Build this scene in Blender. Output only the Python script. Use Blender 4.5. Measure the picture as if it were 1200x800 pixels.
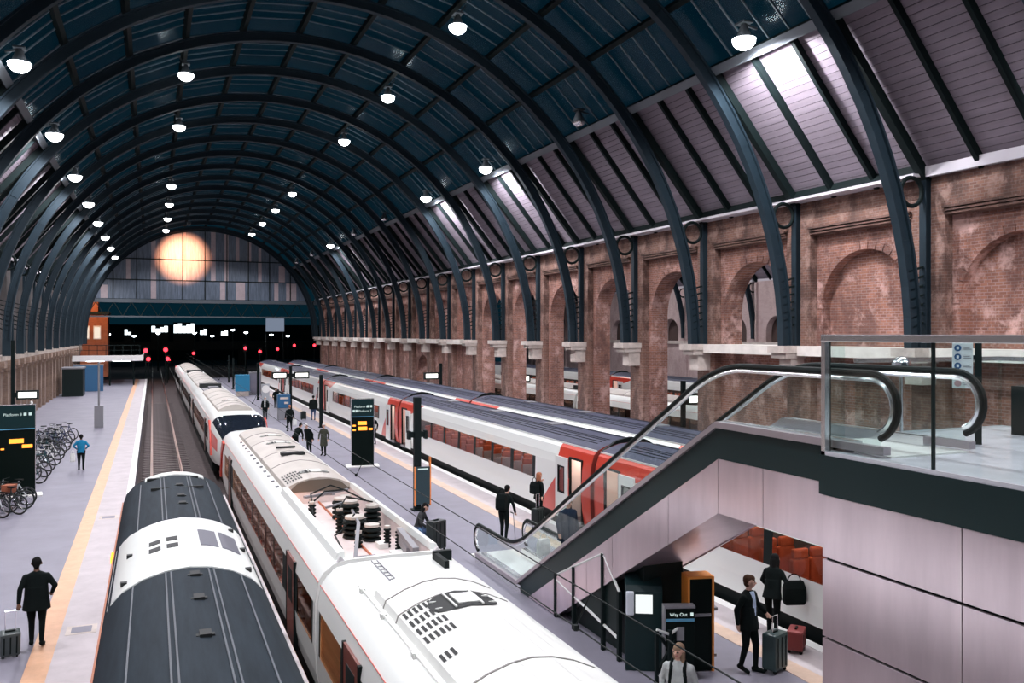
import bpy, bmesh, math, random
from mathutils import Vector, Matrix
import numpy as np

random.seed(7)
for _o in list(bpy.data.objects):
    bpy.data.objects.remove(_o)
SC = bpy.context.scene
COL = SC.collection
PI = math.pi

# ------------------------------------------------------------------ camera
EYE = 6.4
YAW = math.atan(421 / 1004)
cd = bpy.data.cameras.new('camera')
cd.sensor_width = 36
cd.lens = 36 * 1004 / 1200
cd.shift_y = -0.0075
cd.clip_end = 900
cam = bpy.data.objects.new('camera', cd)
cam.location = (0, 0, EYE)
cam.rotation_euler = (PI / 2, 0, -YAW)
COL.objects.link(cam)
SC.camera = cam

# ------------------------------------------------------------------ world, lights, exposure
w = bpy.data.worlds.new('night')
SC.world = w
w.use_nodes = True
bg = w.node_tree.nodes['Background']
bg.inputs[0].default_value = (0.0015, 0.0135, 0.0225, 1)
bg.inputs[1].default_value = 1.0
SC.view_settings.view_transform = 'Standard'
SC.view_settings.look = 'None'
SC.view_settings.gamma = 1
SC.view_settings.use_curve_mapping = False
SC.view_settings.exposure = 0.08
LAMP_W = 3300.0        # each flood lamp of the main shed
LAMP2_W = 5200.0       # lamps of the neighbouring shed
LAMP_COL = (0.97, 0.95, 1.0)


def spot(name, loc, energy, col=LAMP_COL, cone=150, blend=0.3, radius=0.22, aim=(0, 0, -1), parent=None):
    l = bpy.data.lights.new(name, 'SPOT')
    l.energy = energy
    l.color = col
    l.spot_size = math.radians(cone)
    l.spot_blend = blend
    l.shadow_soft_size = radius
    o = bpy.data.objects.new(name, l)
    COL.objects.link(o)
    o.location = loc
    o.rotation_euler = Vector(aim).to_track_quat('-Z', 'Y').to_euler()
    if parent:
        o.parent = parent
    return o


# ------------------------------------------------------------------ materials
MATS = {}


def mat(name, col, rough=0.6, metal=0.0, var=0.0, vscale=3.0, col2=None, bump=0.0, emit=None, estr=0.0, spec=0.5, coat=0.0, stretch=(1, 1, 1)):
    if name in MATS:
        return MATS[name]
    m = bpy.data.materials.new(name)
    m.use_nodes = True
    nt = m.node_tree
    b = nt.nodes['Principled BSDF']
    b.inputs['Base Color'].default_value = (*col, 1)
    b.inputs['Roughness'].default_value = rough
    b.inputs['Metallic'].default_value = metal
    b.inputs['Specular IOR Level'].default_value = spec
    b.inputs['Coat Weight'].default_value = coat
    if emit:
        b.inputs['Emission Color'].default_value = (*emit, 1)
        b.inputs['Emission Strength'].default_value = estr
    if var > 0 or col2 or bump > 0:
        tc = nt.nodes.new('ShaderNodeTexCoord')
        mp = nt.nodes.new('ShaderNodeMapping')
        mp.inputs['Scale'].default_value = stretch
        nt.links.new(tc.outputs['Object'], mp.inputs[0])
        nz = nt.nodes.new('ShaderNodeTexNoise')
        nz.inputs['Scale'].default_value = vscale
        nz.inputs['Detail'].default_value = 5
        nz.inputs['Roughness'].default_value = 0.65
        nt.links.new(mp.outputs[0], nz.inputs['Vector'])
        rp = nt.nodes.new('ShaderNodeMapRange')
        rp.inputs[1].default_value = 0.3
        rp.inputs[2].default_value = 0.7
        nt.links.new(nz.outputs[0], rp.inputs[0])
        mx = nt.nodes.new('ShaderNodeMix')
        mx.data_type = 'RGBA'
        c2 = col2 or tuple(c * (1 - var) for c in col)
        mx.inputs[6].default_value = (*col, 1)
        mx.inputs[7].default_value = (*c2, 1)
        nt.links.new(rp.outputs[0], mx.inputs[0])
        nt.links.new(mx.outputs[2], b.inputs['Base Color'])
        if bump > 0:
            bp = nt.nodes.new('ShaderNodeBump')
            bp.inputs['Strength'].default_value = bump
            bp.inputs['Distance'].default_value = 0.02
            nt.links.new(nz.outputs[0], bp.inputs['Height'])
            nt.links.new(bp.outputs[0], b.inputs['Normal'])
    MATS[name] = m
    return m


def emis(name, col, s):
    if name in MATS:
        return MATS[name]
    m = bpy.data.materials.new(name)
    m.use_nodes = True
    nt = m.node_tree
    nt.nodes.remove(nt.nodes['Principled BSDF'])
    e = nt.nodes.new('ShaderNodeEmission')
    e.inputs[0].default_value = (*col, 1)
    e.inputs[1].default_value = s
    nt.links.new(e.outputs[0], nt.nodes['Material Output'].inputs[0])
    MATS[name] = m
    return m


def thin_glass(name, tint, refl=0.5, rough=0.03, alpha=0.0, body=(0.1, 0.12, 0.12), base=0.03):
    """A thin pane: see-through with a tint, fresnel gloss, optional share of diffuse dirt."""
    if name in MATS:
        return MATS[name]
    m = bpy.data.materials.new(name)
    m.use_nodes = True
    nt = m.node_tree
    nt.nodes.remove(nt.nodes['Principled BSDF'])
    t = nt.nodes.new('ShaderNodeBsdfTransparent')
    t.inputs[0].default_value = (*tint, 1)
    g = nt.nodes.new('ShaderNodeBsdfGlossy')
    g.inputs['Roughness'].default_value = rough
    d = nt.nodes.new('ShaderNodeBsdfDiffuse')
    d.inputs[0].default_value = (*body, 1)
    m1 = nt.nodes.new('ShaderNodeMixShader')
    m1.inputs[0].default_value = alpha
    nt.links.new(t.outputs[0], m1.inputs[1])
    nt.links.new(d.outputs[0], m1.inputs[2])
    lw = nt.nodes.new('ShaderNodeLayerWeight')
    lw.inputs[0].default_value = 0.5
    pw = nt.nodes.new('ShaderNodeMath')
    pw.operation = 'POWER'
    nt.links.new(lw.outputs['Facing'], pw.inputs[0])
    pw.inputs[1].default_value = 4.0
    fr = nt.nodes.new('ShaderNodeMath')
    fr.operation = 'MULTIPLY_ADD'
    nt.links.new(pw.outputs[0], fr.inputs[0])
    fr.inputs[1].default_value = refl
    fr.inputs[2].default_value = base
    m2 = nt.nodes.new('ShaderNodeMixShader')
    nt.links.new(fr.outputs[0], m2.inputs[0])
    nt.links.new(m1.outputs[0], m2.inputs[1])
    nt.links.new(g.outputs[0], m2.inputs[2])
    nt.links.new(m2.outputs[0], nt.nodes['Material Output'].inputs[0])
    MATS[name] = m
    return m


def brick_mat(name, c1, c2, mortar, stain, stain_amt=0.6, pale=None):
    if name in MATS:
        return MATS[name]
    m = bpy.data.materials.new(name)
    m.use_nodes = True
    nt = m.node_tree
    N, L = nt.nodes, nt.links
    b = N['Principled BSDF']
    b.inputs['Roughness'].default_value = 0.85
    tc = N.new('ShaderNodeTexCoord')
    sx = N.new('ShaderNodeSeparateXYZ')
    L.new(tc.outputs['Object'], sx.inputs[0])
    ad = N.new('ShaderNodeMath')
    L.new(sx.outputs[0], ad.inputs[0])
    L.new(sx.outputs[1], ad.inputs[1])
    cx = N.new('ShaderNodeCombineXYZ')
    L.new(ad.outputs[0], cx.inputs[0])
    L.new(sx.outputs[2], cx.inputs[1])
    bt = N.new('ShaderNodeTexBrick')
    bt.inputs['Scale'].default_value = 1.0
    bt.inputs['Brick Width'].default_value = 0.26
    bt.inputs['Row Height'].default_value = 0.1
    bt.inputs['Mortar Size'].default_value = 0.012
    bt.inputs['Color1'].default_value = (*c1, 1)
    bt.inputs['Color2'].default_value = (*c2, 1)
    bt.inputs['Mortar'].default_value = (*mortar, 1)
    bt.inputs['Bias'].default_value = -0.1
    L.new(cx.outputs[0], bt.inputs['Vector'])
    nz = N.new('ShaderNodeTexNoise')
    nz.inputs['Scale'].default_value = 0.8
    nz.inputs['Detail'].default_value = 7
    nz.inputs['Roughness'].default_value = 0.7
    mp = N.new('ShaderNodeMapping')
    mp.inputs['Scale'].default_value = (1, 1, 0.5)
    L.new(tc.outputs['Object'], mp.inputs[0])
    L.new(mp.outputs[0], nz.inputs['Vector'])
    mr = N.new('ShaderNodeMapRange')
    mr.inputs[1].default_value = 0.46
    mr.inputs[2].default_value = 0.6
    mr.inputs[4].default_value = stain_amt
    L.new(nz.outputs[0], mr.inputs[0])
    mx = N.new('ShaderNodeMix')
    mx.data_type = 'RGBA'
    L.new(mr.outputs[0], mx.inputs[0])
    L.new(bt.outputs[0], mx.inputs[6])
    mx.inputs[7].default_value = (*stain, 1)
    out = mx
    if pale:
        n2 = N.new('ShaderNodeTexNoise')
        n2.inputs['Scale'].default_value = 0.9
        n2.inputs['Detail'].default_value = 8
        n2.inputs['Roughness'].default_value = 0.75
        L.new(tc.outputs['Object'], n2.inputs['Vector'])
        r2 = N.new('ShaderNodeMapRange')
        r2.inputs[1].default_value = 0.52
        r2.inputs[2].default_value = 0.63
        r2.inputs[4].default_value = 0.8
        L.new(n2.outputs[0], r2.inputs[0])
        m2 = N.new('ShaderNodeMix')
        m2.data_type = 'RGBA'
        L.new(r2.outputs[0], m2.inputs[0])
        L.new(mx.outputs[2], m2.inputs[6])
        m2.inputs[7].default_value = (*pale, 1)
        out = m2
    L.new(out.outputs[2], b.inputs['Base Color'])
    bp = N.new('ShaderNodeBump')
    bp.inputs['Strength'].default_value = 0.5
    bp.inputs['Distance'].default_value = 0.015
    L.new(bt.outputs[1], bp.inputs['Height'])
    bp.invert = True
    L.new(bp.outputs[0], b.inputs['Normal'])
    MATS[name] = m
    return m


def steel_mat(name, c1, c2, rough=0.36, metal=0.75):
    """Brushed stainless sheet: slow tone drift along the sheet, fine vertical brushing in the relief."""
    m = mat(name, c1, rough, metal, 0.1, 0.8, c2, 0.0, stretch=(1, 1.6, 0.25))
    return m


# ------------------------------------------------------------------ mesh helpers
class MB:
    def __init__(self):
        self.v, self.f, self.mi = [], [], []

    def poly(self, pts, mi=0):
        n = len(self.v)
        self.v += [tuple(p) for p in pts]
        self.f.append(tuple(range(n, n + len(pts))))
        self.mi.append(mi)

    def add(self, vs, fs, mi=0):
        n = len(self.v)
        self.v += [tuple(p) for p in vs]
        for f in fs:
            self.f.append(tuple(n + i for i in f))
            self.mi.append(mi)

    def box(self, x0, x1, y0, y1, z0, z1, mi=0):
        vs = [(x0, y0, z0), (x1, y0, z0), (x1, y1, z0), (x0, y1, z0), (x0, y0, z1), (x1, y0, z1), (x1, y1, z1), (x0, y1, z1)]
        self.add(vs, [(0, 3, 2, 1), (4, 5, 6, 7), (0, 1, 5, 4), (1, 2, 6, 5), (2, 3, 7, 6), (3, 0, 4, 7)], mi)
        return self

    def bar(self, p, q, w, h, up=(0, 0, 1), mi=0):
        """box beam from p to q, width w (sideways), height h (along up)"""
        p, q, up = Vector(p), Vector(q), Vector(up)
        d = (q - p).normalized()
        s = d.cross(up)
        if s.length < 1e-5:
            s = d.cross(Vector((1, 0, 0)))
        s.normalize()
        u = s.cross(d).normalized()
        vs = []
        for c in (p, q):
            for a, b in ((-1, -1), (1, -1), (1, 1), (-1, 1)):
                vs.append(c + s * (a * w / 2) + u * (b * h / 2))
        self.add(vs, [(0, 1, 2, 3), (7, 6, 5, 4), (0, 4, 5, 1), (1, 5, 6, 2), (2, 6, 7, 3), (3, 7, 4, 0)], mi)
        return self

    def tube(self, pts, r, n=8, mi=0, closed=False):
        pts = [Vector(p) for p in pts]
        rs = r if isinstance(r, (list, tuple)) else [r] * len(pts)
        base = len(self.v)
        k = len(pts)
        prev = None
        for i, p in enumerate(pts):
            if closed:
                d = pts[(i + 1) % k] - pts[i - 1]
            else:
                d = pts[min(i + 1, k - 1)] - pts[max(i - 1, 0)]
            d.normalize()
            if prev is None:
                a = Vector((0, 0, 1)) if abs(d.z) < 0.9 else Vector((1, 0, 0))
                s = d.cross(a).normalized()
            else:
                s = (prev - d * prev.dot(d)).normalized()
            prev = s
            u = d.cross(s)
            for j in range(n):
                t = 2 * PI * j / n
                self.v.append(tuple(p + (s * math.cos(t) + u * math.sin(t)) * rs[i]))
        for i in range(k if closed else k - 1):
            for j in range(n):
                a = base + i * n + j
                b = base + i * n + (j + 1) % n
                i2 = (i + 1) % k
                c = base + i2 * n + (j + 1) % n
                e = base + i2 * n + j
                self.f.append((a, b, c, e))
                self.mi.append(mi)
        if not closed:
            self.f.append(tuple(base + j for j in reversed(range(n))))
            self.f.append(tuple(base + (k - 1) * n + j for j in range(n)))
            self.mi += [mi, mi]
        return self

    def cyl(self, c, r, h, n=12, mi=0, axis=(0, 0, 1), r2=None):
        c, ax = Vector(c), Vector(axis).normalized()
        return self.tube([c, c + ax * h], [r, r if r2 is None else r2], n, mi)

    def ring(self, c, R, r, axis=(0, 0, 1), n=24, m=6, mi=0):
        c, ax = Vector(c), Vector(axis).normalized()
        a = ax.cross(Vector((0, 0, 1)) if abs(ax.z) < 0.9 else Vector((1, 0, 0))).normalized()
        b = ax.cross(a)
        return self.tube([c + (a * math.cos(2 * PI * i / n) + b * math.sin(2 * PI * i / n)) * R for i in range(n)], r, m, mi, True)

    def prism_x(self, poly, x0, x1, mi=0):
        """poly: list of (y, z) extruded along x"""
        n = len(poly)
        vs = [(x0, y, z) for y, z in poly] + [(x1, y, z) for y, z in poly]
        fs = [tuple(range(n)), tuple(reversed(range(n, 2 * n)))] + [(i, n + i, n + (i + 1) % n, (i + 1) % n) for i in range(n)]
        self.add(vs, fs, mi)
        return self

    def prism_y(self, poly, y0, y1, mi=0):
        """poly: list of (x, z) extruded along y"""
        n = len(poly)
        vs = [(x, y0, z) for x, z in poly] + [(x, y1, z) for x, z in poly]
        fs = [tuple(reversed(range(n))), tuple(range(n, 2 * n))] + [(i, (i + 1) % n, n + (i + 1) % n, n + i) for i in range(n)]
        self.add(vs, fs, mi)
        return self

    def strip_y(self, prof, y0, y1, mi=0):
        """open sheet: profile (x, z) swept along y"""
        for a, b in zip(prof, prof[1:]):
            self.poly([(a[0], y0, a[1]), (b[0], y0, b[1]), (b[0], y1, b[1]), (a[0], y1, a[1])], mi)
        return self

    def dome(self, c, r, zs=-1, n=14, m=5, mi=0, flat=1.0):
        c = Vector(c)
        base = len(self.v)
        for i in range(m):
            a = (PI / 2) * i / m
            for j in range(n):
                t = 2 * PI * j / n
                self.v.append((c.x + r * math.cos(a) * math.cos(t), c.y + r * math.cos(a) * math.sin(t), c.z + zs * r * math.sin(a) * flat))
        self.v.append((c.x, c.y, c.z + zs * r * flat))
        for i in range(m - 1):
            for j in range(n):
                self.f.append((base + i * n + j, base + i * n + (j + 1) % n, base + (i + 1) * n + (j + 1) % n, base + (i + 1) * n + j))
                self.mi.append(mi)
        for j in range(n):
            self.f.append((base + (m - 1) * n + j, base + (m - 1) * n + (j + 1) % n, base + m * n))
            self.mi.append(mi)
        self.f.append(tuple(base + j for j in range(n)))
        self.mi.append(mi)
        return self

    def loft(self, rings, mi=0, cap=True):
        """rings: lists of equal length of points"""
        n = len(rings[0])
        base = len(self.v)
        for r in rings:
            self.v += [tuple(p) for p in r]
        for i in range(len(rings) - 1):
            for j in range(n):
                self.f.append((base + i * n + j, base + i * n + (j + 1) % n, base + (i + 1) * n + (j + 1) % n, base + (i + 1) * n + j))
                self.mi.append(mi(i, j) if callable(mi) else mi)
        if cap:
            c = mi(0, 0) if callable(mi) else mi
            self.f.append(tuple(base + j for j in reversed(range(n))))
            self.f.append(tuple(base + (len(rings) - 1) * n + j for j in range(n)))
            self.mi += [c, c]
        return self

    def mesh(self, name, mats, smooth=False, bevel=0.0, fix=True, angle=40):
        me = bpy.data.meshes.new(name)
        me.from_pydata(self.v, [], self.f)
        if not isinstance(mats, (list, tuple)):
            mats = [mats]
        for m in mats:
            me.materials.append(m)
        me.polygons.foreach_set('material_index', self.mi)
        if bevel or fix:
            bm = bmesh.new()
            bm.from_mesh(me)
            if fix:
                bmesh.ops.remove_doubles(bm, verts=bm.verts, dist=1e-5)
                bmesh.ops.recalc_face_normals(bm, faces=bm.faces)
            if bevel:
                bmesh.ops.bevel(bm, geom=[e for e in bm.edges if len(e.link_faces) == 2 and e.calc_face_angle(0) > 0.5], offset=bevel, segments=2, affect='EDGES', profile=0.6)
            bm.to_mesh(me)
            bm.free()
        if smooth:
            me.polygons.foreach_set('use_smooth', [True] * len(me.polygons))
            try:
                me.set_sharp_from_angle(angle=math.radians(angle))
            except Exception:
                pass
        me.update()
        return me

    def build(self, name, mats, parent=None, smooth=False, bevel=0.0, loc=None, fix=True, kind=None, label=None):
        o = bpy.data.objects.new(name, self.mesh(name, mats, smooth, bevel, fix))
        COL.objects.link(o)
        if parent is not None:
            o.parent = parent
        if loc is not None:
            o.location = loc
        if kind:
            o['kind'] = kind
        if label:
            o['label'] = label
        return o


def inst(name, me, parent=None, loc=(0, 0, 0), rot=(0, 0, 0), scale=None):
    o = bpy.data.objects.new(name, me)
    COL.objects.link(o)
    o.parent = parent
    o.location = loc
    o.rotation_euler = rot
    if scale:
        o.scale = scale
    return o


def tag(o, label, cat, group=None, kind=None):
    o['label'] = label
    o['category'] = cat
    if group:
        o['group'] = group
    if kind:
        o['kind'] = kind
    return o


def thing(name, label, cat, loc=(0, 0, 0), rz=0, group=None, kind=None):
    o = bpy.data.objects.new(name, None)
    o.empty_display_size = 0.2
    COL.objects.link(o)
    o.location = loc
    o.rotation_euler = (0, 0, rz)
    return tag(o, label, cat, group, kind)


def dup(root, loc, rz=None, label=None):
    kids = [c for c in COL.objects if c.parent == root] if root.name not in KIDS else KIDS[root.name]
    r = root.copy()
    COL.objects.link(r)
    r.location = loc
    if rz is not None:
        r.rotation_euler = (0, 0, rz)
    if label:
        r['label'] = label
    for ch in kids:
        c = ch.copy()
        COL.objects.link(c)
        c.parent = r
        for g in KIDS.get(ch.name, []):
            d = g.copy()
            COL.objects.link(d)
            d.parent = c
    return r


KIDS = {}


def remember(root):
    """note the children of a prototype and of its parts before copying"""
    KIDS[root.name] = [o for o in COL.objects if o.parent == root]
    for c in KIDS[root.name]:
        KIDS[c.name] = [o for o in COL.objects if o.parent == c]


def text(body, size, m, parent, loc, rot=(PI / 2, 0, 0), align='LEFT', name='lettering'):
    cu = bpy.data.curves.new(name, 'FONT')
    cu.body = body
    cu.size = size
    cu.align_x = align
    cu.extrude = 0.002
    cu.materials.append(m)
    o = bpy.data.objects.new(name, cu)
    COL.objects.link(o)
    o.parent = parent
    o.location = loc
    o.rotation_euler = rot
    return o


ORD = ['first', 'second', 'third', 'fourth', 'fifth', 'sixth', 'seventh', 'eighth', 'ninth', 'tenth', 'eleventh', 'twelfth', 'thirteenth', 'fourteenth', 'fifteenth', 'sixteenth', 'seventeenth',
       'eighteenth', 'nineteenth', 'twentieth', 'twenty-first', 'twenty-second', 'twenty-third', 'twenty-fourth', 'twenty-fifth']

# ------------------------------------------------------------------ palette
IRON = mat('painted_iron', (0.0035, 0.0105, 0.011), 0.75, 0.0, 0.35, 1.5, spec=0.2)
IRON2 = mat('painted_iron_blue', (0.0105, 0.025, 0.037), 0.65, 0.0, 0.25, 1.5, spec=0.3)
DARK = mat('dark_metal', (0.004, 0.012, 0.012), 0.5, spec=0.25)
BLACK = mat('black_rubber', (0.003, 0.007, 0.007), 0.6, spec=0.2)
BOARD = mat('roof_boards', (0.26, 0.22, 0.265), 0.7, 0, 0.25, 1.2, bump=0.2, stretch=(1, 0.3, 3))
BRICK = brick_mat('arcade_brick', (0.35, 0.155, 0.108), (0.21, 0.095, 0.068), (0.36, 0.24, 0.22), (0.09, 0.045, 0.04), 0.62, (0.62, 0.4, 0.36))
BRICK2 = brick_mat('frieze_brick', (0.2, 0.11, 0.085), (0.13, 0.07, 0.055), (0.2, 0.15, 0.13), (0.06, 0.035, 0.03), 0.8)
BRICKP = brick_mat('sooty_pier_brick', (0.25, 0.125, 0.09), (0.16, 0.08, 0.06), (0.26, 0.18, 0.155), (0.06, 0.035, 0.03), 0.7, (0.4, 0.26, 0.22))
BRICKL = brick_mat('buff_brick', (0.3, 0.2, 0.15), (0.22, 0.14, 0.1), (0.27, 0.21, 0.18), (0.09, 0.06, 0.05), 0.6)
STONE = mat('pale_stone', (0.66, 0.58, 0.53), 0.8, 0, 0.35, 2.0)
PAVE = mat('platform_asphalt', (0.225, 0.217, 0.27), 0.62, 0, 0.22, 0.7, bump=0.05)
PAVE2 = mat('platform_edge_paving', (0.52, 0.47, 0.49), 0.7, 0, 0.2, 1.5)
COPE = mat('white_coping', (0.8, 0.79, 0.78), 0.6, 0, 0.08, 3)
YELLOW = mat('yellow_line_paint', (0.72, 0.42, 0.26), 0.6, 0, 0.2, 2.5)
BALLAST = mat('ballast', (0.1, 0.075, 0.075), 0.95, 0, 0.6, 6.0, bump=1.0)
SLEEPER = mat('sleeper_concrete', (0.17, 0.14, 0.14), 0.9, 0, 0.4, 3)
RAIL = mat('rail_steel', (0.32, 0.22, 0.19), 0.35, 0.8, 0.3, 3)
WHITE = mat('white_coach_paint', (0.85, 0.88, 0.85), 0.3, 0, 0.04, 1.0, coat=0.3)
RED = mat('red_coach_paint', (0.62, 0.055, 0.03), 0.35, coat=0.3)
ROOFD = mat('dark_coach_roof', (0.075, 0.08, 0.125), 0.65, 0, 0.35, 2.0, spec=0.2, stretch=(4, 0.5, 1))
ROOFA = mat('slate_coach_roof', (0.022, 0.032, 0.042), 0.75, 0, 0.4, 2.0, spec=0.12, stretch=(4, 0.4, 1))
CREAMR = mat('grey_beige_roof_fairing', (0.5, 0.46, 0.42), 0.5, 0, 0.15, 1.5)
WHITER = mat('white_roof_fairing', (0.74, 0.75, 0.72), 0.45, 0, 0.12, 1.2)
GLASS_TRAIN = thin_glass('coach_window_glass', (0.76, 0.75, 0.73), 0.4)
GLASS_CLEAR = thin_glass('balustrade_glass', (0.9, 0.95, 0.94), 0.42, 0.02)
GLASS_ROOF = thin_glass('roof_glass', (0.75, 0.9, 0.95), 0.06, 0.2, 0.15, (0.004, 0.016, 0.02), 0.012)
STEEL = steel_mat('brushed_stainless', (0.8, 0.67, 0.74), (0.6, 0.5, 0.56), 0.3, 0.85)
STEELB = mat('bright_stainless', (0.8, 0.8, 0.82), 0.25, 0.9)
BAND = mat('dark_green_fascia', (0.005, 0.02, 0.022), 0.4, 0.0, 0.15, 1.0, spec=0.3)
ORANGE = mat('orange_moquette', (0.62, 0.12, 0.045), 0.8, 0, 0.3, 4)
SEATGREY = mat('grey_seat_shell', (0.42, 0.37, 0.4), 0.6)
LED = emis('amber_led', (1.0, 0.3, 0.04), 2.6)
WHITE_E = emis('lit_white_sign', (1.0, 0.97, 0.92), 2.2)
LETTER = emis('backlit_lettering', (0.75, 0.92, 0.9), 0.8)
SIGNBLACK = mat('sign_black_glass', (0.001, 0.005, 0.004), 0.4, spec=0.12)
SIGNTOP = mat('sign_dark_teal', (0.003, 0.022, 0.025), 0.4, spec=0.25)
SIGNBLUE = mat('sign_blue_rule', (0.1, 0.32, 0.5), 0.4)
LENS = emis('flood_lamp_lens', (0.96, 0.98, 1.0), 14.0)
GREY = mat('mid_grey_metal', (0.2, 0.2, 0.22), 0.5)
CHROME = mat('chrome', (0.75, 0.75, 0.78), 0.2, 1.0)
# ================================================================== SETTING
BAY = 6.1
Y0 = 20.6
CX, CZ = 7.05, 5.9
RR = 16.35
YEND = 133.0
ribY = lambda k: Y0 + BAY * k
AP = lambda a, R, cx=CX: (cx + R * math.cos(math.radians(a)), CZ + R * math.sin(math.radians(a)))

# ---- ground, tracks, platforms
fl = MB().box(-60, 80, -14, 420, -1.6, -1.1).build('floor', BALLAST)
tag(fl, 'dark brown ballast trackbed running between the station platforms', 'trackbed', kind='structure')


def platform(name, label, x0, x1, y0, y1, edges):
    p = MB().box(x0, x1, y0, y1, -1.1, -0.002).build(name, PAVE)
    tag(p, label, 'platform', kind='structure')
    for side in edges:
        xs = x0 if side < 0 else x1
        s = -side

        def strip(nm, a, b, m, z):
            lo, hi = sorted((xs + s * a, xs + s * b))
            MB().box(lo, hi, y0, y1, -0.06, z).build(nm, m, p)
        strip('coping_edge', -0.04, 0.22, COPE, 0.012)
        strip('edge_paving', 0.22, 1.08, PAVE2, 0.004)
        strip('yellow_line', 1.08, 1.5, YELLOW if x1 < 0 else mat('faded_yellow_paint', (0.6, 0.44, 0.34), 0.6, 0, 0.25, 2), 0.006)
    return p


p_left = platform('floor_left_platform', 'lavender grey asphalt platform beside the bicycles and the dark coach', -9.2, -0.75, -12, 132, (1,))
p_mid = platform('floor_island_platform', 'grey asphalt island platform carrying the escalator foot', 5.55, 12.6, -12, 132, (-1, 1))
p_right = platform('floor_arcade_platform', 'platform paving running under the open brick arcade', 18.95, 27.2, -12, 132, (-1, 1))
p_s2 = platform('floor_second_shed_platform', 'platform between two trains in the neighbouring shed', 30.2, 37.2, -12, 132, (-1, 1))
p_s3 = platform('floor_far_platform', 'platform along the far wall of the neighbouring shed', 40.2, 55.5, -12, 132, (-1,))
# joint lines and access cover in the left platform
for yy in (20.7, 33.0):
    MB().box(-1.72, -1.12, yy - 0.3, yy + 0.3, -0.02, 0.009).build('access_cover', STONE, p_left)
    MB().box(-1.62, -1.22, yy - 0.2, yy + 0.2, -0.01, 0.013).build('access_lid', PAVE, p_left)

sl_me = MB().box(-1.25, 1.25, -0.13, 0.13, -0.12, 0.05).mesh('sleeper', SLEEPER)


def track(label, xc, y0, y1, n_sleepers, ys0):
    t = thing('railway_track', label, 'track', (xc, 0, -1.1), group='railway tracks')
    for s in (-1, 1):
        MB().box(s * 0.7525 - 0.035, s * 0.7525 + 0.035, y0, y1, 0.06, 0.2).box(s * 0.7525 - 0.07, s * 0.7525 + 0.07, y0, y1, 0.04, 0.075).build('rail', RAIL, t)
    for i in range(n_sleepers):
        inst('sleeper', sl_me, t, (0, ys0 + i * 0.7, 0))
    return t


track('empty railway track ahead of the dark-roofed coach by the bicycle platform', 0.7, -12, 300, 110, 23.0)
track('railway track under the white electric train', 4.1, -12, 300, 0, 0)
track('railway track under the red and white train at the island platform', 14.05, -12, 300, 0, 0)
track('railway track under the train alongside the brick arcade', 17.45, -12, 300, 0, 0)
track('railway track under the white-roofed train beyond the arcade', 28.7, -12, 300, 0, 0)
track('railway track under the farthest train in the neighbouring shed', 38.7, -12, 300, 0, 0)


# ---- arched brick walls
def arch_faces(mb, xf, xb, y0, y1, zb, zt, yc, r, zs, mi=0, n=18, z_open=None):
    """wall slab between xf and xb with an arched opening (springing zs, radius r) that reaches down to z_open"""
    zo = zb if z_open is None else z_open
    arc = [(yc + r * math.cos(PI * i / n), zs + r * math.sin(PI * i / n)) for i in range(n + 1)]
    for x in (xf, xb):
        if yc - r - y0 > 0.01:
            mb.poly([(x, y0, zb), (x, yc - r, zb), (x, yc - r, zt), (x, y0, zt)], mi)
        if y1 - yc - r > 0.01:
            mb.poly([(x, yc + r, zb), (x, y1, zb), (x, y1, zt), (x, yc + r, zt)], mi)
        if zo > zb + 0.01:
            mb.poly([(x, yc - r, zb), (x, yc + r, zb), (x, yc + r, zo), (x, yc - r, zo)], mi)
        for a, b in zip(arc, arc[1:]):
            mb.poly([(x, a[0], a[1]), (x, b[0], b[1]), (x, b[0], zt), (x, a[0], zt)], mi)
    loop = [(yc + r, zo)] + arc + [(yc - r, zo)]
    for a, b in zip(loop, loop[1:]):
        mb.poly([(xf, a[0], a[1]), (xf, b[0], b[1]), (xb, b[0], b[1]), (xb, a[0], a[1])], mi)
    if zo > zb + 0.01:
        mb.poly([(xf, yc - r, zo), (xf, yc + r, zo), (xb, yc + r, zo), (xb, yc - r, zo)], mi)
    return mb


wr = thing('wall_right', 'brown brick arcade wall with round arches carrying the roof ribs', 'wall', kind='structure')
XF, XP, XB = 23.75, 23.4, 24.7
pier_me = MB().box(XP, XB, -0.65, 0.65, 0, 10.5).mesh('pier', BRICKP)
frieze_mb = MB().box(XP, XB, 0, BAY, 10.5, 11.62)
frieze_me = frieze_mb.mesh('parapet', BRICKP)
dent_mb = MB()
for i in range(3):
    dent_mb.box(XP - 0.05 - 0.05 * i, XF, 0.65, BAY - 0.65, 10.22 + 0.1 * i, 10.29 + 0.1 * i)
dent_me = dent_mb.mesh('string_course', BRICK2)
cap_me = MB().box(22.28, 23.5, -0.48, 0.48, 5.66, 5.93).box(22.42, 23.5, -0.42, 0.42, 5.45, 5.66).box(22.75, 23.5, -0.33, 0.33, 4.75, 5.45).mesh('corbel', STONE)
band_me = MB().box(22.9, XB, 0.48, BAY - 0.48, 5.55, 5.93).mesh('cornice', mat('cornice_stone', (0.82, 0.77, 0.72), 0.8, 0, 0.2, 2.0))
OPEN_FULL = range(2, 7)
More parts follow.
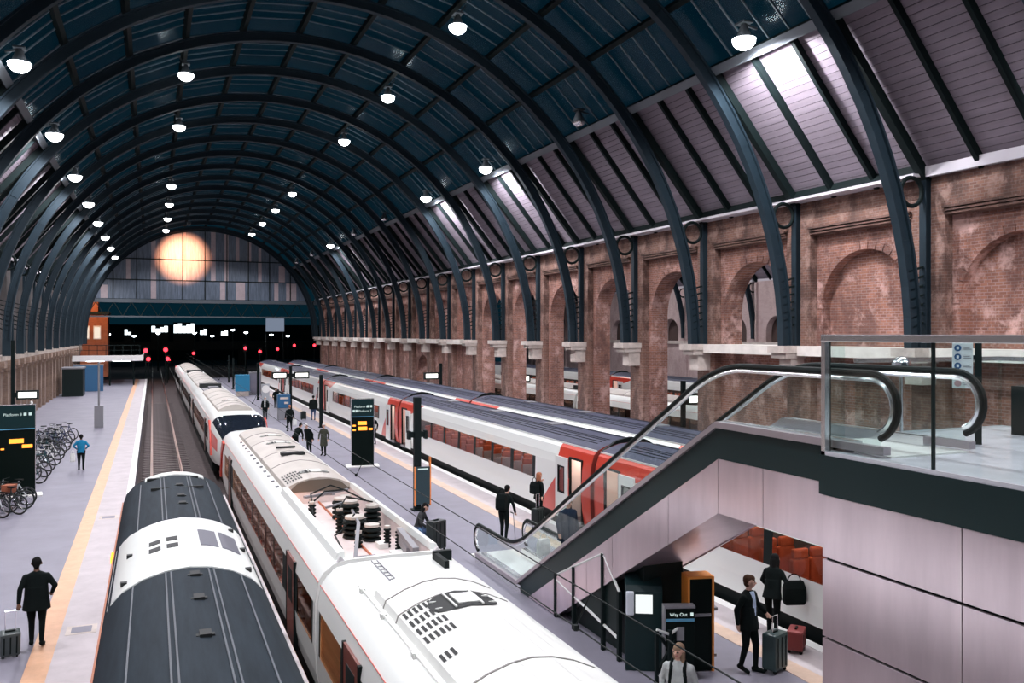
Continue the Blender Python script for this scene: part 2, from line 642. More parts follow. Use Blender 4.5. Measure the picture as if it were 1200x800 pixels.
for k in range(-4, 19):
    y = ribY(k)
    inst('pier', pier_me, wr, (0, y, 0))
    if k < 18:
        inst('parapet', frieze_me, wr, (0, y, 0))
    inst('corbel', cap_me, wr, (0, y, 0))
    if k == 18:
        continue
    inst('string_course', dent_me, wr, (0, y, 0))
    ya, yb, yc = y + 0.65, y + BAY - 0.65, y + BAY / 2
    m = MB()
    full = k in OPEN_FULL
    zb = 0.0 if full else 5.93
    arch_faces(m, XF, XB, ya, yb, zb, 10.5, yc, 2.12, 7.35)
    m.build('arch_panel', BRICK, wr, fix=True)
    ring = MB()
    for i in range(19):
        a0, a1 = math.radians(i * 180 / 19 + 0.8), math.radians((i + 1) * 180 / 19 - 0.8)
        pts = [(yc + R * math.cos(a), 7.35 + R * math.sin(a)) for R, a in ((2.12, a0), (2.38, a0), (2.38, a1), (2.12, a1))]
        ring.prism_x(pts, XF - 0.03, XF + 0.1)
    ring.build('arch_ring', BRICK, wr)
    if not full:
        low = MB()
        if k == 9:
            arch_faces(low, XF, XB, ya, yb, 0, 5.93, yc, 1.9, 2.5)
        else:
            low.box(XF, XB, ya, yb, 0, 5.56)
        low.build('lower_wall', BRICK, wr)
        inst('cornice', band_me, wr, (0, y, 0))
    if k <= 0 or k in (7, 8):
        MB().box(XF + 0.4, XB - 0.1, yc - 2.13, yc + 2.13, 5.9, 9.5).build('blind_panel', BRICK, wr)

wl = thing('wall_left', 'dark wall with buff brick pilasters behind the bicycle platform', 'wall', kind='structure')
MB().box(-10.2, -9.3, -10, 131, 0, 4.6).build('lower_wall', BRICKL, wl)
MB().box(-10.2, -9.5, -10, 131, 4.6, 11.62).build('upper_wall', mat('sooty_brick', (0.055, 0.045, 0.045), 0.9, 0, 0.5, 1.0), wl)
MB().box(-10.2, -8.95, -10, 131, 4.62, 4.97).build('cornice', mat('grimy_stone', (0.5, 0.43, 0.38), 0.8, 0, 0.4, 1.5), wl)
pil_me = MB().box(-9.35, -8.95, -0.42, 0.42, 0, 3.95).box(-9.35, -8.85, -0.5, 0.5, 3.95, 4.2).box(-9.35, -8.7, -0.55, 0.55, 4.2, 4.62).mesh('pilaster', BRICKL)
win_me = MB().box(-9.34, -9.26, -0.55, 0.55, 0.2, 2.4).mesh('door_panel', mat('pale_door', (0.5, 0.45, 0.42), 0.7))
for i in range(36):
    inst('pilaster', pil_me, wl, (0, 20.6 + 3.05 * i, 0))
    if i % 2:
        inst('door_panel', win_me, wl, (0, 20.6 + 3.05 * i + 1.5, 0))


# ---- roof
def rib_mesh(right_low=5.93, left_low=4.97):
    m = MB()
    n = 48
    angs = [180 * i / n for i in range(n + 1)]
    for R0, R1, hw in ((15.46, 15.54, 0.15), (15.54, 15.86, 0.05), (15.86, 15.94, 0.15)):
        rings = []
        for a in angs:
            p, q = AP(a, R0, 0), AP(a, R1, 0)
            rings.append([(p[0], -hw, p[1]), (q[0], -hw, q[1]), (q[0], hw, q[1]), (p[0], hw, p[1])])
        m.loft(rings)
    m.box(15.46, 15.94, -0.15, 0.15, right_low, CZ + 0.05)
    m.box(-15.94, -15.46, -0.15, 0.15, left_low, CZ + 0.05)
    # riveted splice plates on the web
    for a in (12, 30, 50, 70, 90, 110, 130, 150, 168):
        p, q = AP(a, 15.55, 0), AP(a, 15.85, 0)
        m.bar((p[0], 0, p[1]), (q[0], 0, q[1]), 0.16, 0.5, up=(-math.sin(math.radians(a)), 0, math.cos(math.radians(a))))
    return m


RIB = rib_mesh().mesh('roof_rib', [IRON2])
PA = AP(40, RR, 0)
PE = (16.45, 11.62)
raf_me, post_me, ring_me = {}, {}, {}
for s in (-1, 1):
    raf_me[s] = MB().bar((s * (PA[0] - 0.15), 0, PA[1] - 0.2), (s * (PE[0] - 0.2), 0, PE[1] - 0.15), 0.28, 0.3, up=(0.6 * s, 0, 0.8)).mesh('principal_rafter', IRON)
    zlow = 5.93 if s > 0 else 4.97
    post_me[s] = MB().box(s * 16.2 - 0.09, s * 16.2 + 0.09, -0.13, 0.13, zlow, 11.6).mesh('wall_post', IRON2)
    ring_me[s] = MB().ring((s * 15.62, 0, 11.0), 0.46, 0.07, (0, 1, 0), 28, 8).mesh('spandrel_ring', IRON, smooth=True)
    PXm = MB()
    for j in range(7):
        zz = 6.6 + j * 0.3
        xx = math.sqrt(max(15.95 ** 2 - (zz - CZ) ** 2, 0))
        PXm.bar((s * (xx - 0.3), 0, zz), (s * 16.2, 0, zz + 0.2), 0.1, 0.06)
    raf_me[(s, 'b')] = PXm.mesh('lattice_brace', IRON)
sub_raf = {s: MB().bar((s * (PA[0] + 0.0), 0, PA[1] - 0.16), (s * (PE[0] - 0.1), 0, PE[1] - 0.1), 0.15, 0.26, up=(0.6 * s, 0, 0.8)).mesh('rafter', IRON) for s in (-1, 1)}
PURLIN_A = list(range(40, 141, 10))


def shed_roof(parent, cx, k0, k1, planks_k, panes_k):
    ya, yb = ribY(k0), ribY(k1)
    for k in range(k0, k1 + 1):
        y = ribY(k)
        r = inst('roof_rib', RIB, parent, (cx, y, 0))
        for s in (-1, 1):
            inst('principal_rafter', raf_me[s], r)
            inst('wall_post', post_me[s], r)
            inst('spandrel_ring', ring_me[s], r)
            inst('lattice_brace', raf_me[(s, 'b')], r)
        if k < k1:
            for s in (-1, 1):
                for j in (1, 2):
                    inst('rafter', sub_raf[s], parent, (cx, y + BAY * j / 3, 0))
    for a in PURLIN_A:
        p = AP(a, RR - 0.15, cx)
        edge = a in (40, 140)
        u = (math.cos(math.radians(a)), 0, math.sin(math.radians(a)))
        MB().bar((p[0], ya, p[1]), (p[0], yb + 2, p[1]), 0.2 if not edge else 0.3, 0.42, up=u).build('purlin', IRON, parent)
        if edge:
            q = AP(a, RR - 0.36, cx)
            MB().bar((q[0], ya, q[1]), (q[0], yb + 2, q[1]), 0.34, 0.05, up=u).build('purlin_flange', mat('pale_flange', (0.12, 0.14, 0.16), 0.5), parent)
    # eaves strip
    for s in (-1, 1):
        MB().box(cx + s * 16.5 - 0.25, cx + s * 16.5 + 0.25, ya, yb + 2, 11.5, 11.6).bar((cx + s * 16.1, ya, 11.66), (cx + s * 16.1, yb + 2, 11.66), 0.06, 0.34).build('eaves_gutter', mat('eaves_paint', (0.6, 0.57, 0.62), 0.6), parent)
    # boarding
    nrow = 24
    d = Vector((PE[0] - PA[0], 0, PE[1] - PA[1]))
    nrm = Vector((0.775, 0, 0.632))
    pl = {}
    for s in (-1, 1):
        rest = MB()
        for i in range(nrow):
            off = 0.004 * ((i * 7) % 3)
            a, b = i / nrow + 0.0012, (i + 1) / nrow - 0.0022
            c0, c1 = Vector((PA[0], 0, PA[1])) + d * a, Vector((PA[0], 0, PA[1])) + d * b
            n = nrm * off
            q = [(s * (c0 + n).x, (c0 + n).z), (s * (c1 + n).x, (c1 + n).z), (s * (c1 + nrm * 0.05).x, (c1 + nrm * 0.05).z), (s * (c0 + nrm * 0.05).x, (c0 + nrm * 0.05).z)]
            if s > 0 and planks_k:
                pm = MB().prism_y(q, 0, BAY / 3 - 0.01).mesh('roof_plank', BOARD)
                for k in planks_k:
                    for j in range(3):
                        inst('roof_plank', pm, parent, (cx, ribY(k) + BAY * j / 3, 0))
                spans = [(ya, ribY(planks_k[0])), (ribY(planks_k[-1] + 1), yb + 2)]
            else:
                spans = [(ya, yb + 2)]
            for u0, u1 in spans:
                if u1 > u0:
                    rest.prism_y([(cx + x, z) for x, z in q], u0, u1)
        rest.build('roof_boarding', BOARD, parent, kind='stuff')
        # closing sheet just above the boards
        cl = MB()
        e0, e1 = Vector((PA[0], 0, PA[1])) + nrm * 0.08 - d * 0.02, Vector((PE[0], 0, PE[1])) + nrm * 0.08
        cl.poly([(cx + s * e0.x, ya, e0.z), (cx + s * e1.x, ya, e1.z), (cx + s * e1.x, yb + 2, e1.z), (cx + s * e0.x, yb + 2, e0.z)])
        cl.build('roof_sheathing', IRON, parent)
    # glazing
    rest, bars = MB(), MB()
    NP = 6
    for ai, a in enumerate(PURLIN_A[:-1]):
        p, q = AP(a + 0.2, RR, 0), AP(a + 9.8, RR, 0)
        mid = AP(a + 5, RR, 0)
        nn = (math.cos(math.radians(a + 5)), math.sin(math.radians(a + 5)))
        wpane = BAY / NP
        pm = MB().prism_y([p, q, (q[0] + nn[0] * 0.012, q[1] + nn[1] * 0.012), (p[0] + nn[0] * 0.012, p[1] + nn[1] * 0.012)], 0.02, wpane - 0.02).mesh('glass_pane', GLASS_ROOF)
        for k in range(k0, k1):
            for j in range(NP):
                y = ribY(k) + j * wpane
                if k in panes_k:
                    inst('glass_pane', pm, parent, (cx, y, 0))
                else:
                    rest.poly([(cx + p[0], y, p[1]), (cx + q[0], y, q[1]), (cx + q[0], y + wpane, q[1]), (cx + p[0], y + wpane, p[1])])
                if j:
                    bars.bar((cx + p[0], y, p[1]), (cx + q[0], y, q[1]), 0.05, 0.07, up=(nn[0], 0, nn[1]))
    if rest.v:
        rest.build('glass_panes', GLASS_ROOF, parent, fix=False, kind='stuff')
    bars.build('glazing_bars', mat('glazing_bar', (0.16, 0.2, 0.23), 0.5), parent, fix=False, kind='stuff')


ceil = thing('ceiling', 'arched train shed roof of dark iron ribs, glazing and pale boards', 'roof', kind='structure')
shed_roof(ceil, CX, -4, 18, [-1, 0, 1, 2], range(0, 5))

# ---- far gable
gb = thing('wall_far', 'glazed gable screen closing the far end of the train shed', 'wall', kind='structure')
PANE1 = mat('gable_glass_blue', (0.18, 0.23, 0.31), 0.35, 0, 0.55, 2.5, stretch=(3, 1, 0.25))
PANE2 = mat('gable_glass_pale', (0.55, 0.45, 0.48), 0.5, 0, 0.2, 2.0)
ztier = [11.35, 14.1, 17.1, 21.4]
xcols = [-8.2 + 3.05 * i for i in range(11)]
ztop = lambda x: CZ + math.sqrt(max(15.7 ** 2 - (x - CX) ** 2, 0))
for ti in range(3):
    for ci in range(10):
        xa, xb = xcols[ci] + 0.06, xcols[ci + 1] - 0.06
        za, zb2 = ztier[ti] + 0.06, ztier[ti + 1] - 0.06
        xs = [xa + (xb - xa) * i / 8 for i in range(9)]
        top = [(x, min(zb2, ztop(x))) for x in xs if min(zb2, ztop(x)) > za + 0.05]
        if len(top) < 2:
            continue
        poly = [(top[0][0], za)] + [(t[0], za) for t in top[-1:]] + top[::-1]
        MB().prism_y(poly, YEND, YEND + 0.04).build('gable_pane', PANE1, gb)
for x in xcols:
    if ztop(x) > ztier[0] + 0.2:
        MB().box(x - 0.07, x + 0.07, YEND - 0.12, YEND + 0.1, ztier[0], ztop(x)).build('mullion', DARK, gb)
for z in ztier[1:3]:
    hw = math.sqrt(15.7 ** 2 - (z - CZ) ** 2)
    MB().box(CX - hw, CX + hw, YEND - 0.12, YEND + 0.1, z - 0.07, z + 0.07).build('transom', DARK, gb)
for x, ti, wd in ((-3.2, 1, 0.55), (0.1, 1, 0.7), (0.1, 0, 0.7), (0.1, 2, 0.6), (4.2, 2, 0.5), (4.2, 1, 0.5), (8.2, 1, 0.65), (8.2, 2, 0.65), (10.0, 1, 0.6), (10.0, 2, 0.6), (9.5, 0, 0.7), (11.6, 2, 0.5), (12.0, 0, 1.3), (14.8, 1, 0.5), (14.8, 2, 0.4), (13.3, 2, 0.5),
                  (17.2, 0, 0.6), (19.4, 0, 1.5), (18.0, 1, 0.9), (-6.3, 0, 0.9)):
    za, zb2 = ztier[ti] + 0.08, ztier[ti + 1] - 0.1
    zt = min(zb2, ztop(x - wd / 2) - 0.1, ztop(x + wd / 2) - 0.1)
    if zt > za + 0.2:
        MB().box(x - wd / 2, x + wd / 2, YEND - 0.05, YEND - 0.005, za, zt).build('pale_gable_panel', PANE2, gb)
MB().box(-9.3, 23.4, YEND - 0.3, YEND + 0.2, 10.85, 11.35).build('gable_girder', mat('girder_paint', (0.1, 0.12, 0.14), 0.5), gb)
MB().box(-9.3, 23.4, YEND - 0.1, YEND + 0.1, 8.75, 8.95).build('tie_beam', mat('girder_paint', (0.1, 0.12, 0.14), 0.5), gb)
tr = MB()
for i in range(14):
    xa = -8.5 + i * 2.3
    tr.bar((xa, YEND, 8.9), (xa + 1.15, YEND, 10.9), 0.1, 0.1)
    tr.bar((xa + 1.15, YEND, 10.9), (xa + 2.3, YEND, 8.9), 0.1, 0.1)
tr.build('girder_lattice', DARK, gb)
# two end ribs framing the gable
inst('roof_rib', RIB, gb, (CX, YEND - 0.3, 0))

# ---- neighbouring shed seen through the arches
c2 = thing('ceiling_second_shed', 'arched roof of the neighbouring shed seen through the brick arches', 'roof', kind='structure')
shed_roof(c2, 39.5, 0, 18, None, [])
w2 = thing('wall_far_right', 'pale pink wall with small arches across the neighbouring shed', 'wall', kind='structure')
PALE = brick_mat('pale_brick', (0.54, 0.4, 0.38), (0.46, 0.33, 0.31), (0.6, 0.52, 0.52), (0.3, 0.2, 0.18), 0.4)
for k in range(0, 19):
    y = ribY(k)
    m = MB()
    m.box(55.5, 56.2, y, y + BAY, 0, 5.6)
    arch_faces(m, 55.5, 56.2, y, y + BAY, 5.6, 11.6, y + BAY / 2, 1.55, 6.6)
    m.build('arch_panel', PALE, w2)
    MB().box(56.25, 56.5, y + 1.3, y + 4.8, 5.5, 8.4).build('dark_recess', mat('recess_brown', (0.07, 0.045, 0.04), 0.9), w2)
    MB().box(55.2, 55.6, y + 0.05, y + BAY - 0.05, 5.25, 5.6).build('cornice', STONE, w2)
    MB().box(55.25, 55.55, y - 0.35, y + 0.35, 0, 11.5).build('pier', PALE, w2)

# ---- escalator landing: stainless block with glass parapet
XM = 8.2
YM = 8.9
ld = thing('escalator_landing', 'raised landing clad in brushed stainless panels beside the escalator top', 'landing', (0, 0, 0))
zs = [-0.02, 0.3, 1.34, 2.385, 3.43, 4.28]
ysm = [YM - 2.13 * i for i in range(6)]
for i in range(5):
    for j in range(5):
        MB().box(XM, XM + 0.04, ysm[i + 1] + 0.006, ysm[i] - 0.006, zs[j] + (0.02 if j else 0.022), zs[j + 1] - 0.012).build('cladding_panel', STEEL, ld, bevel=0.004)
for j in range(5):
    MB().box(XM + 0.045, 9.88, YM - 0.03, YM, zs[j] + 0.03, zs[j + 1] - 0.012).build('cladding_panel', STEEL, ld)
MB().box(XM + 0.05, 12.0, -2, YM - 0.04, 0, 4.28).build('core', DARK, ld)
MB().box(XM - 0.04, 13.3, -2, YM + 0.02, 4.28, 4.8).build('dark_fascia', BAND, ld)
MB().box(9.95, 13.3, YM + 0.02, 10.2, 4.4, 4.8).build('dark_fascia', BAND, ld)
MB().box(XM - 0.02, 13.3, -2, YM, 4.8, 4.85).box(9.95, 13.3, YM, 10.2, 4.8, 4.85).build('landing_floor', mat('pale_terrazzo', (0.62, 0.62, 0.68), 0.18, 0, 0.15, 3), ld)
# glass parapet
for ya, yb in ((7.19, YM - 0.05), (4.9, 7.15), (2.6, 4.86), (0.3, 2.56)):
    MB().box(XM + 0.02, XM + 0.04, ya, yb, 4.84, 6.3).build('glass_panel', GLASS_CLEAR, ld)
    MB().box(XM + 0.012, XM + 0.048, ya - 0.035, ya - 0.005, 4.85, 6.3).build('panel_joint', DARK, ld)
MB().box(XM - 0.03, XM + 0.09, -2, YM, 6.3, 6.39).build('top_rail', STEELB, ld, bevel=0.008)
MB().box(XM - 0.02, XM + 0.06, YM - 0.07, YM, 4.8, 6.3).build('end_post', STEELB, ld)
MB().box(XM + 0.06, XM + 0.1, YM - 0.05, YM - 0.01, 4.8, 6.3).build('end_post', DARK, ld)
MB().box(XM + 0.1, 8.55, YM - 0.04, YM - 0.02, 4.86, 6.3).build('glass_panel', GLASS_CLEAR, ld)
# far parapet of the landing
for ya, yb in ((-2, 1), (1.03, 4), (4.03, 7), (7.03, 10.15)):
    MB().box(13.14, 13.16, ya, yb, 4.85, 5.95).build('glass_panel', GLASS_CLEAR, ld)
MB().box(13.1, 13.2, -2, 10.2, 5.95, 6.02).build('top_rail', STEELB, ld)
MB().box(10.0, 13.2, 10.13, 10.15, 4.85, 5.95).build('glass_panel', GLASS_CLEAR, ld)
MB().box(10.0, 13.2, 10.1, 10.18, 5.95, 6.02).build('top_rail', STEELB, ld)
MB().box(12.2, 13.05, 3.5, 9.2, 4.85, 5.6).build('dark_bench_wall', DARK, ld, label='low dark wall on the landing')
# ================================================================== ESCALATOR
es = thing('escalator', 'long escalator clad in stainless steel rising from the island platform', 'escalator', (0, 0, 0))
EX0, EX1 = 8.4, 9.88
TAN = math.tan(math.radians(30))
YK = 11.45                       # upper knee


def path(zflat, zlow, yfirst, ylast, yk=YK):
    """(y, z) polyline: upper flat, incline, lower flat"""
    yl = yk + (zflat - zlow) / TAN
    return [(yfirst, zflat), (yk, zflat), (yl, zlow), (ylast, zlow)]


def band(ztop, zbot, ytop0=8.92, cut=0.0, y_end=None):
    """polygon between two parallel paths, cut at the platform"""
    pts = [(ytop0, ztop), (YK, ztop), (YK + (ztop - cut) / TAN, cut)]
    pts += [(YK + (zbot - cut) / TAN, cut), (YK, zbot), (ytop0, zbot)]
    return pts


for xs, xo in ((EX0, 1), (EX1, -1)):
    a, b = sorted((xs, xs + xo * 0.05))
    MB().prism_x(band(4.89, 4.39, cut=0.02), a, b).build('dark_fascia', BAND, es)
    # stainless cladding sheets, split at the joints seen on the flank
    zt, zb = 4.385, 3.51
    def sheet(y0, y1):
        f = lambda z, y: z if y <= YK else z - (y - YK) * TAN
        pts = [(y0, f(zt, y0))]
        if y0 < YK < y1:
            pts.append((YK, zt))
        pts.append((y1, f(zt, y1)))
        lo = [(y1, f(zb, y1))]
        if y0 < YK < y1:
            lo.append((YK, zb))
        lo.append((y0, f(zb, y0)))
        return pts + lo
    ycut = [8.92, 10.35, 11.45, 12.9, 14.9, 16.0, YK + (zb - 0.03) / TAN]
    aa, bb = sorted((xs + xo * 0.004, xs + xo * 0.04))
    for y0, y1 in zip(ycut, ycut[1:]):
        MB().prism_x(sheet(y0 + 0.006, y1 - 0.006), aa, bb).build('cladding_panel', STEEL, es)
    yl = YK + (zb - 0.03) / TAN
    MB().prism_x([(yl, 0.03), (yl, 4.385 - (yl - YK) * TAN), (YK + 4.355 / TAN, 0.03)], aa, bb).build('cladding_panel', STEEL, es)
    # trim strip along the top of the fascia
    p = path(4.99, 0.26, 8.0, 22.6)
    q = path(4.89, 0.16, 8.0, 22.6)
    MB().prism_x(p + q[::-1], xs - 0.06, xs + 0.06).build('trim_strip', mat('trim_steel', (0.42, 0.37, 0.4), 0.4, 0.6), es)
    MB().prism_x([(19.4, 0.0), (19.4, 0.2), (22.6, 0.16), (22.6, 0.0)], xs - 0.05, xs + 0.05).build('lower_skirt', STEELB, es)
    # glass balustrade panels
    gp = path(4.98, 0.26, 8.05, 22.6)
    gq = path(5.86, 1.05, 8.05, 22.6)
    fz = lambda P, y: next(z0 + (z1 - z0) * (y - y0) / (y1 - y0) for (y0, z0), (y1, z1) in zip(P, P[1:]) if y0 <= y <= y1 + 1e-6)
    yc = [8.1, 9.9, 11.45, 13.2, 15.0, 16.8, 18.6, 20.3, 22.55]
    for y0, y1 in zip(yc, yc[1:]):
        ym = sorted([y0 + 0.01, y1 - 0.01] + [y for y, z in gp + gq if y0 + 0.02 < y < y1 - 0.02])
        poly = [(y, fz(gp, y)) for y in ym] + [(y, fz(gq, y)) for y in reversed(ym)]
        MB().prism_x(poly, xs - 0.006, xs + 0.006).build('balustrade_glass', GLASS_CLEAR, es)
    # handrail loop with round newels
    hp = path(5.9, 1.08, 8.25, 22.5)
    hr = []
    def arc(cy, cz, r, a0, a1, n=10):
        return [(cy + r * math.cos(math.radians(a0 + (a1 - a0) * i / n)), cz + r * math.sin(math.radians(a0 + (a1 - a0) * i / n))) for i in range(n + 1)]
    hr += arc(8.25, 5.48, 0.42, 250, 90)
    kx = YK - 0.5
    for i in range(9):           # soft upper knee
        t = i / 8
        p0, p1, p2 = (YK - 0.7, 5.9), (YK, 5.9), (YK + 0.7, 5.9 - 0.7 * TAN)
        hr.append(tuple((1 - t) ** 2 * p0[c] + 2 * t * (1 - t) * p1[c] + t * t * p2[c] for c in (0, 1)))
    yl = hp[2][0]
    for i in range(9):
        t = i / 8
        p0, p1, p2 = (yl - 0.8, 1.08 + 0.8 * TAN), (yl, 1.08), (yl + 0.8, 1.08)
        hr.append(tuple((1 - t) ** 2 * p0[c] + 2 * t * (1 - t) * p1[c] + t * t * p2[c] for c in (0, 1)))
    hr += arc(22.35, 0.7, 0.38, 90, -70)
    MB().tube([(xs, y, z) for y, z in hr], 0.045, 8).build('handrail', BLACK, es, smooth=True)
    inn = []
    cyz = [(y, z - 0.07) for y, z in hr[11:-11]]
    inn = arc(8.25, 5.48, 0.34, 250, 90) + cyz + arc(22.35, 0.7, 0.3, 90, -70)
    MB().tube([(xs, y, z) for y, z in inn], 0.035, 6).build('handrail_guide', STEELB, es, smooth=True)
# soffit
sof = MB()
for (y0, z0), (y1, z1) in zip(*(lambda P: (P, P[1:]))([(8.95, 3.53), (YK, 3.53), (YK + 3.48 / TAN, 0.05)])):
    sof.poly([(EX0 + 0.04, y0, z0), (EX1 - 0.04, y0, z0), (EX1 - 0.04, y1, z1), (EX0 + 0.04, y1, z1)])
sof.build('soffit', STEEL, es)
# steps: treads follow the slope
tread = MB().box(EX0 + 0.22, EX1 - 0.22, 0, 0.4, -0.2, 0.0)
for i in range(12):
    xx = EX0 + 0.26 + i * 0.08
    tread.box(xx, xx + 0.03, 0.01, 0.39, 0.0, 0.012)
tread_me = tread.mesh('step', mat('step_aluminium', (0.35, 0.35, 0.38), 0.4, 0.7))
for i in range(27):
    y = 9.6 + 0.4 * i
    z = 4.85 if y < YK + 0.1 else max(4.85 - (y - YK - 0.1) * TAN, 0.06)
    inst('step', tread_me, es, (0, y, z))
for xs in (EX0 + 0.06, EX1 - 0.2):
    P = path(5.0, 0.3, 8.6, 22.4)
    Q = path(4.7, 0.05, 8.6, 22.4)
    MB().prism_x(P + Q[::-1], xs, xs + 0.14).build('inner_skirt', STEELB, es)
MB().box(EX0 + 0.07, EX1 - 0.07, 20.5, 23.3, 0.0, 0.05).build('comb_plate', mat('comb_plate', (0.75, 0.76, 0.74), 0.35, 0.3), es)
MB().box(EX0 + 0.07, EX1 - 0.07, 8.0, 9.6, 4.85, 4.87).build('comb_plate', mat('comb_plate', (0.75, 0.76, 0.74), 0.35, 0.3), es)
# enclosure below the lower end
MB().prism_x([(17.6, 0), (19.6, 0), (16.6, 0.8), (14.2, 2.0), (14.2, 0)], EX0 + 0.3, EX1 - 0.3).build('under_enclosure', DARK, es)


# ================================================================== TRAINS
def livery_mat(name, L):
    """white side with red sweeps at both ends, in the coach's own coordinates"""
    m = mat(name, (0.8, 0.83, 0.8), 0.3, coat=0.3)
    nt = m.node_tree
    N, K = nt.nodes, nt.links
    b = N['Principled BSDF']
    tc = N.new('ShaderNodeTexCoord')
    sp = N.new('ShaderNodeSeparateXYZ')
    K.new(tc.outputs['Object'], sp.inputs[0])

    def mth(op, a, b_):
        n = N.new('ShaderNodeMath')
        n.operation = op
        for i, q in enumerate((a, b_)):
            if hasattr(q, 'node'):
                K.new(q, n.inputs[i])
            else:
                n.inputs[i].default_value = q
        return n.outputs[0]
    y, z = sp.outputs[1], sp.outputs[2]
    low = mth('LESS_THAN', y, mth('SUBTRACT', 4.3, mth('MULTIPLY', z, 1.15)))
    ztop = mth('GREATER_THAN', z, mth('ADD', 2.08, mth('MULTIPLY', mth('POWER', mth('MAXIMUM', mth('SUBTRACT', L - 1.9, y), 0.0), 1.6), 0.16)))
    far = mth('MULTIPLY', ztop, mth('GREATER_THAN', y, L - 4.6))
    end = mth('GREATER_THAN', y, L - 0.62)
    can = mth('MULTIPLY', mth('LESS_THAN', y, 2.4), mth('GREATER_THAN', z, 2.2))
    tot = mth('MINIMUM', mth('ADD', mth('ADD', low, far), mth('ADD', end, can)), 1.0)
    mx = N.new('ShaderNodeMix')
    mx.data_type = 'RGBA'
    K.new(tot, mx.inputs[0])
    mx.inputs[6].default_value = (0.9, 0.93, 0.9, 1)
    mx.inputs[7].default_value = (0.66, 0.055, 0.03, 1)
    K.new(mx.outputs[2], b.inputs['Base Color'])
    return m


LC = 22.75
LIV = livery_mat('intercity_livery', LC)
SIDE_C = [(1.3, 0.3), (1.37, 0.75), (1.39, 1.25), (1.37, 2.02), (1.33, 2.3), (1.24, 2.58), (1.13, 2.7)]
ROOF_C = [(1.13, 2.7), (1.1, 2.72), (0.85, 2.84), (0.5, 2.94), (0, 2.98)]
seat_mb = MB().box(-0.23, 0.23, -0.02, 0.45, 0.42, 0.55).box(-0.23, 0.23, -0.12, 0.02, 0.5, 1.2).box(-0.2, 0.2, -0.1, 0.03, 1.2, 1.42)
SEAT = seat_mb.mesh('seat', [ORANGE, SEATGREY], bevel=0.05)
for p_ in SEAT.polygons:
    if p_.normal.y < -0.7 and p_.center.z < 1.2:
        p_.material_index = 1
WARM = emis('coach_ceiling_light', (1.0, 0.8, 0.66), 9.0)
WARM2 = emis('vestibule_light', (1.0, 0.88, 0.8), 9.0)
IWALL = mat('coach_lining', (0.06, 0.045, 0.045), 0.8)
CARPET = mat('coach_carpet', (0.1, 0.06, 0.06), 0.9)


def side_grid(mb, prof, ys, hole, s, mi=0):
    for (xa, za), (xb, zb) in zip(prof, prof[1:]):
        for y0, y1 in zip(ys, ys[1:]):
            if hole((y0 + y1) / 2, (za + zb) / 2):
                continue
            m_ = mi((y0 + y1) / 2, (za + zb) / 2) if callable(mi) else mi
            mb.poly([(s * xa, y0, za), (s * xb, y0, zb), (s * xb, y1, zb), (s * xa, y1, za)], m_)


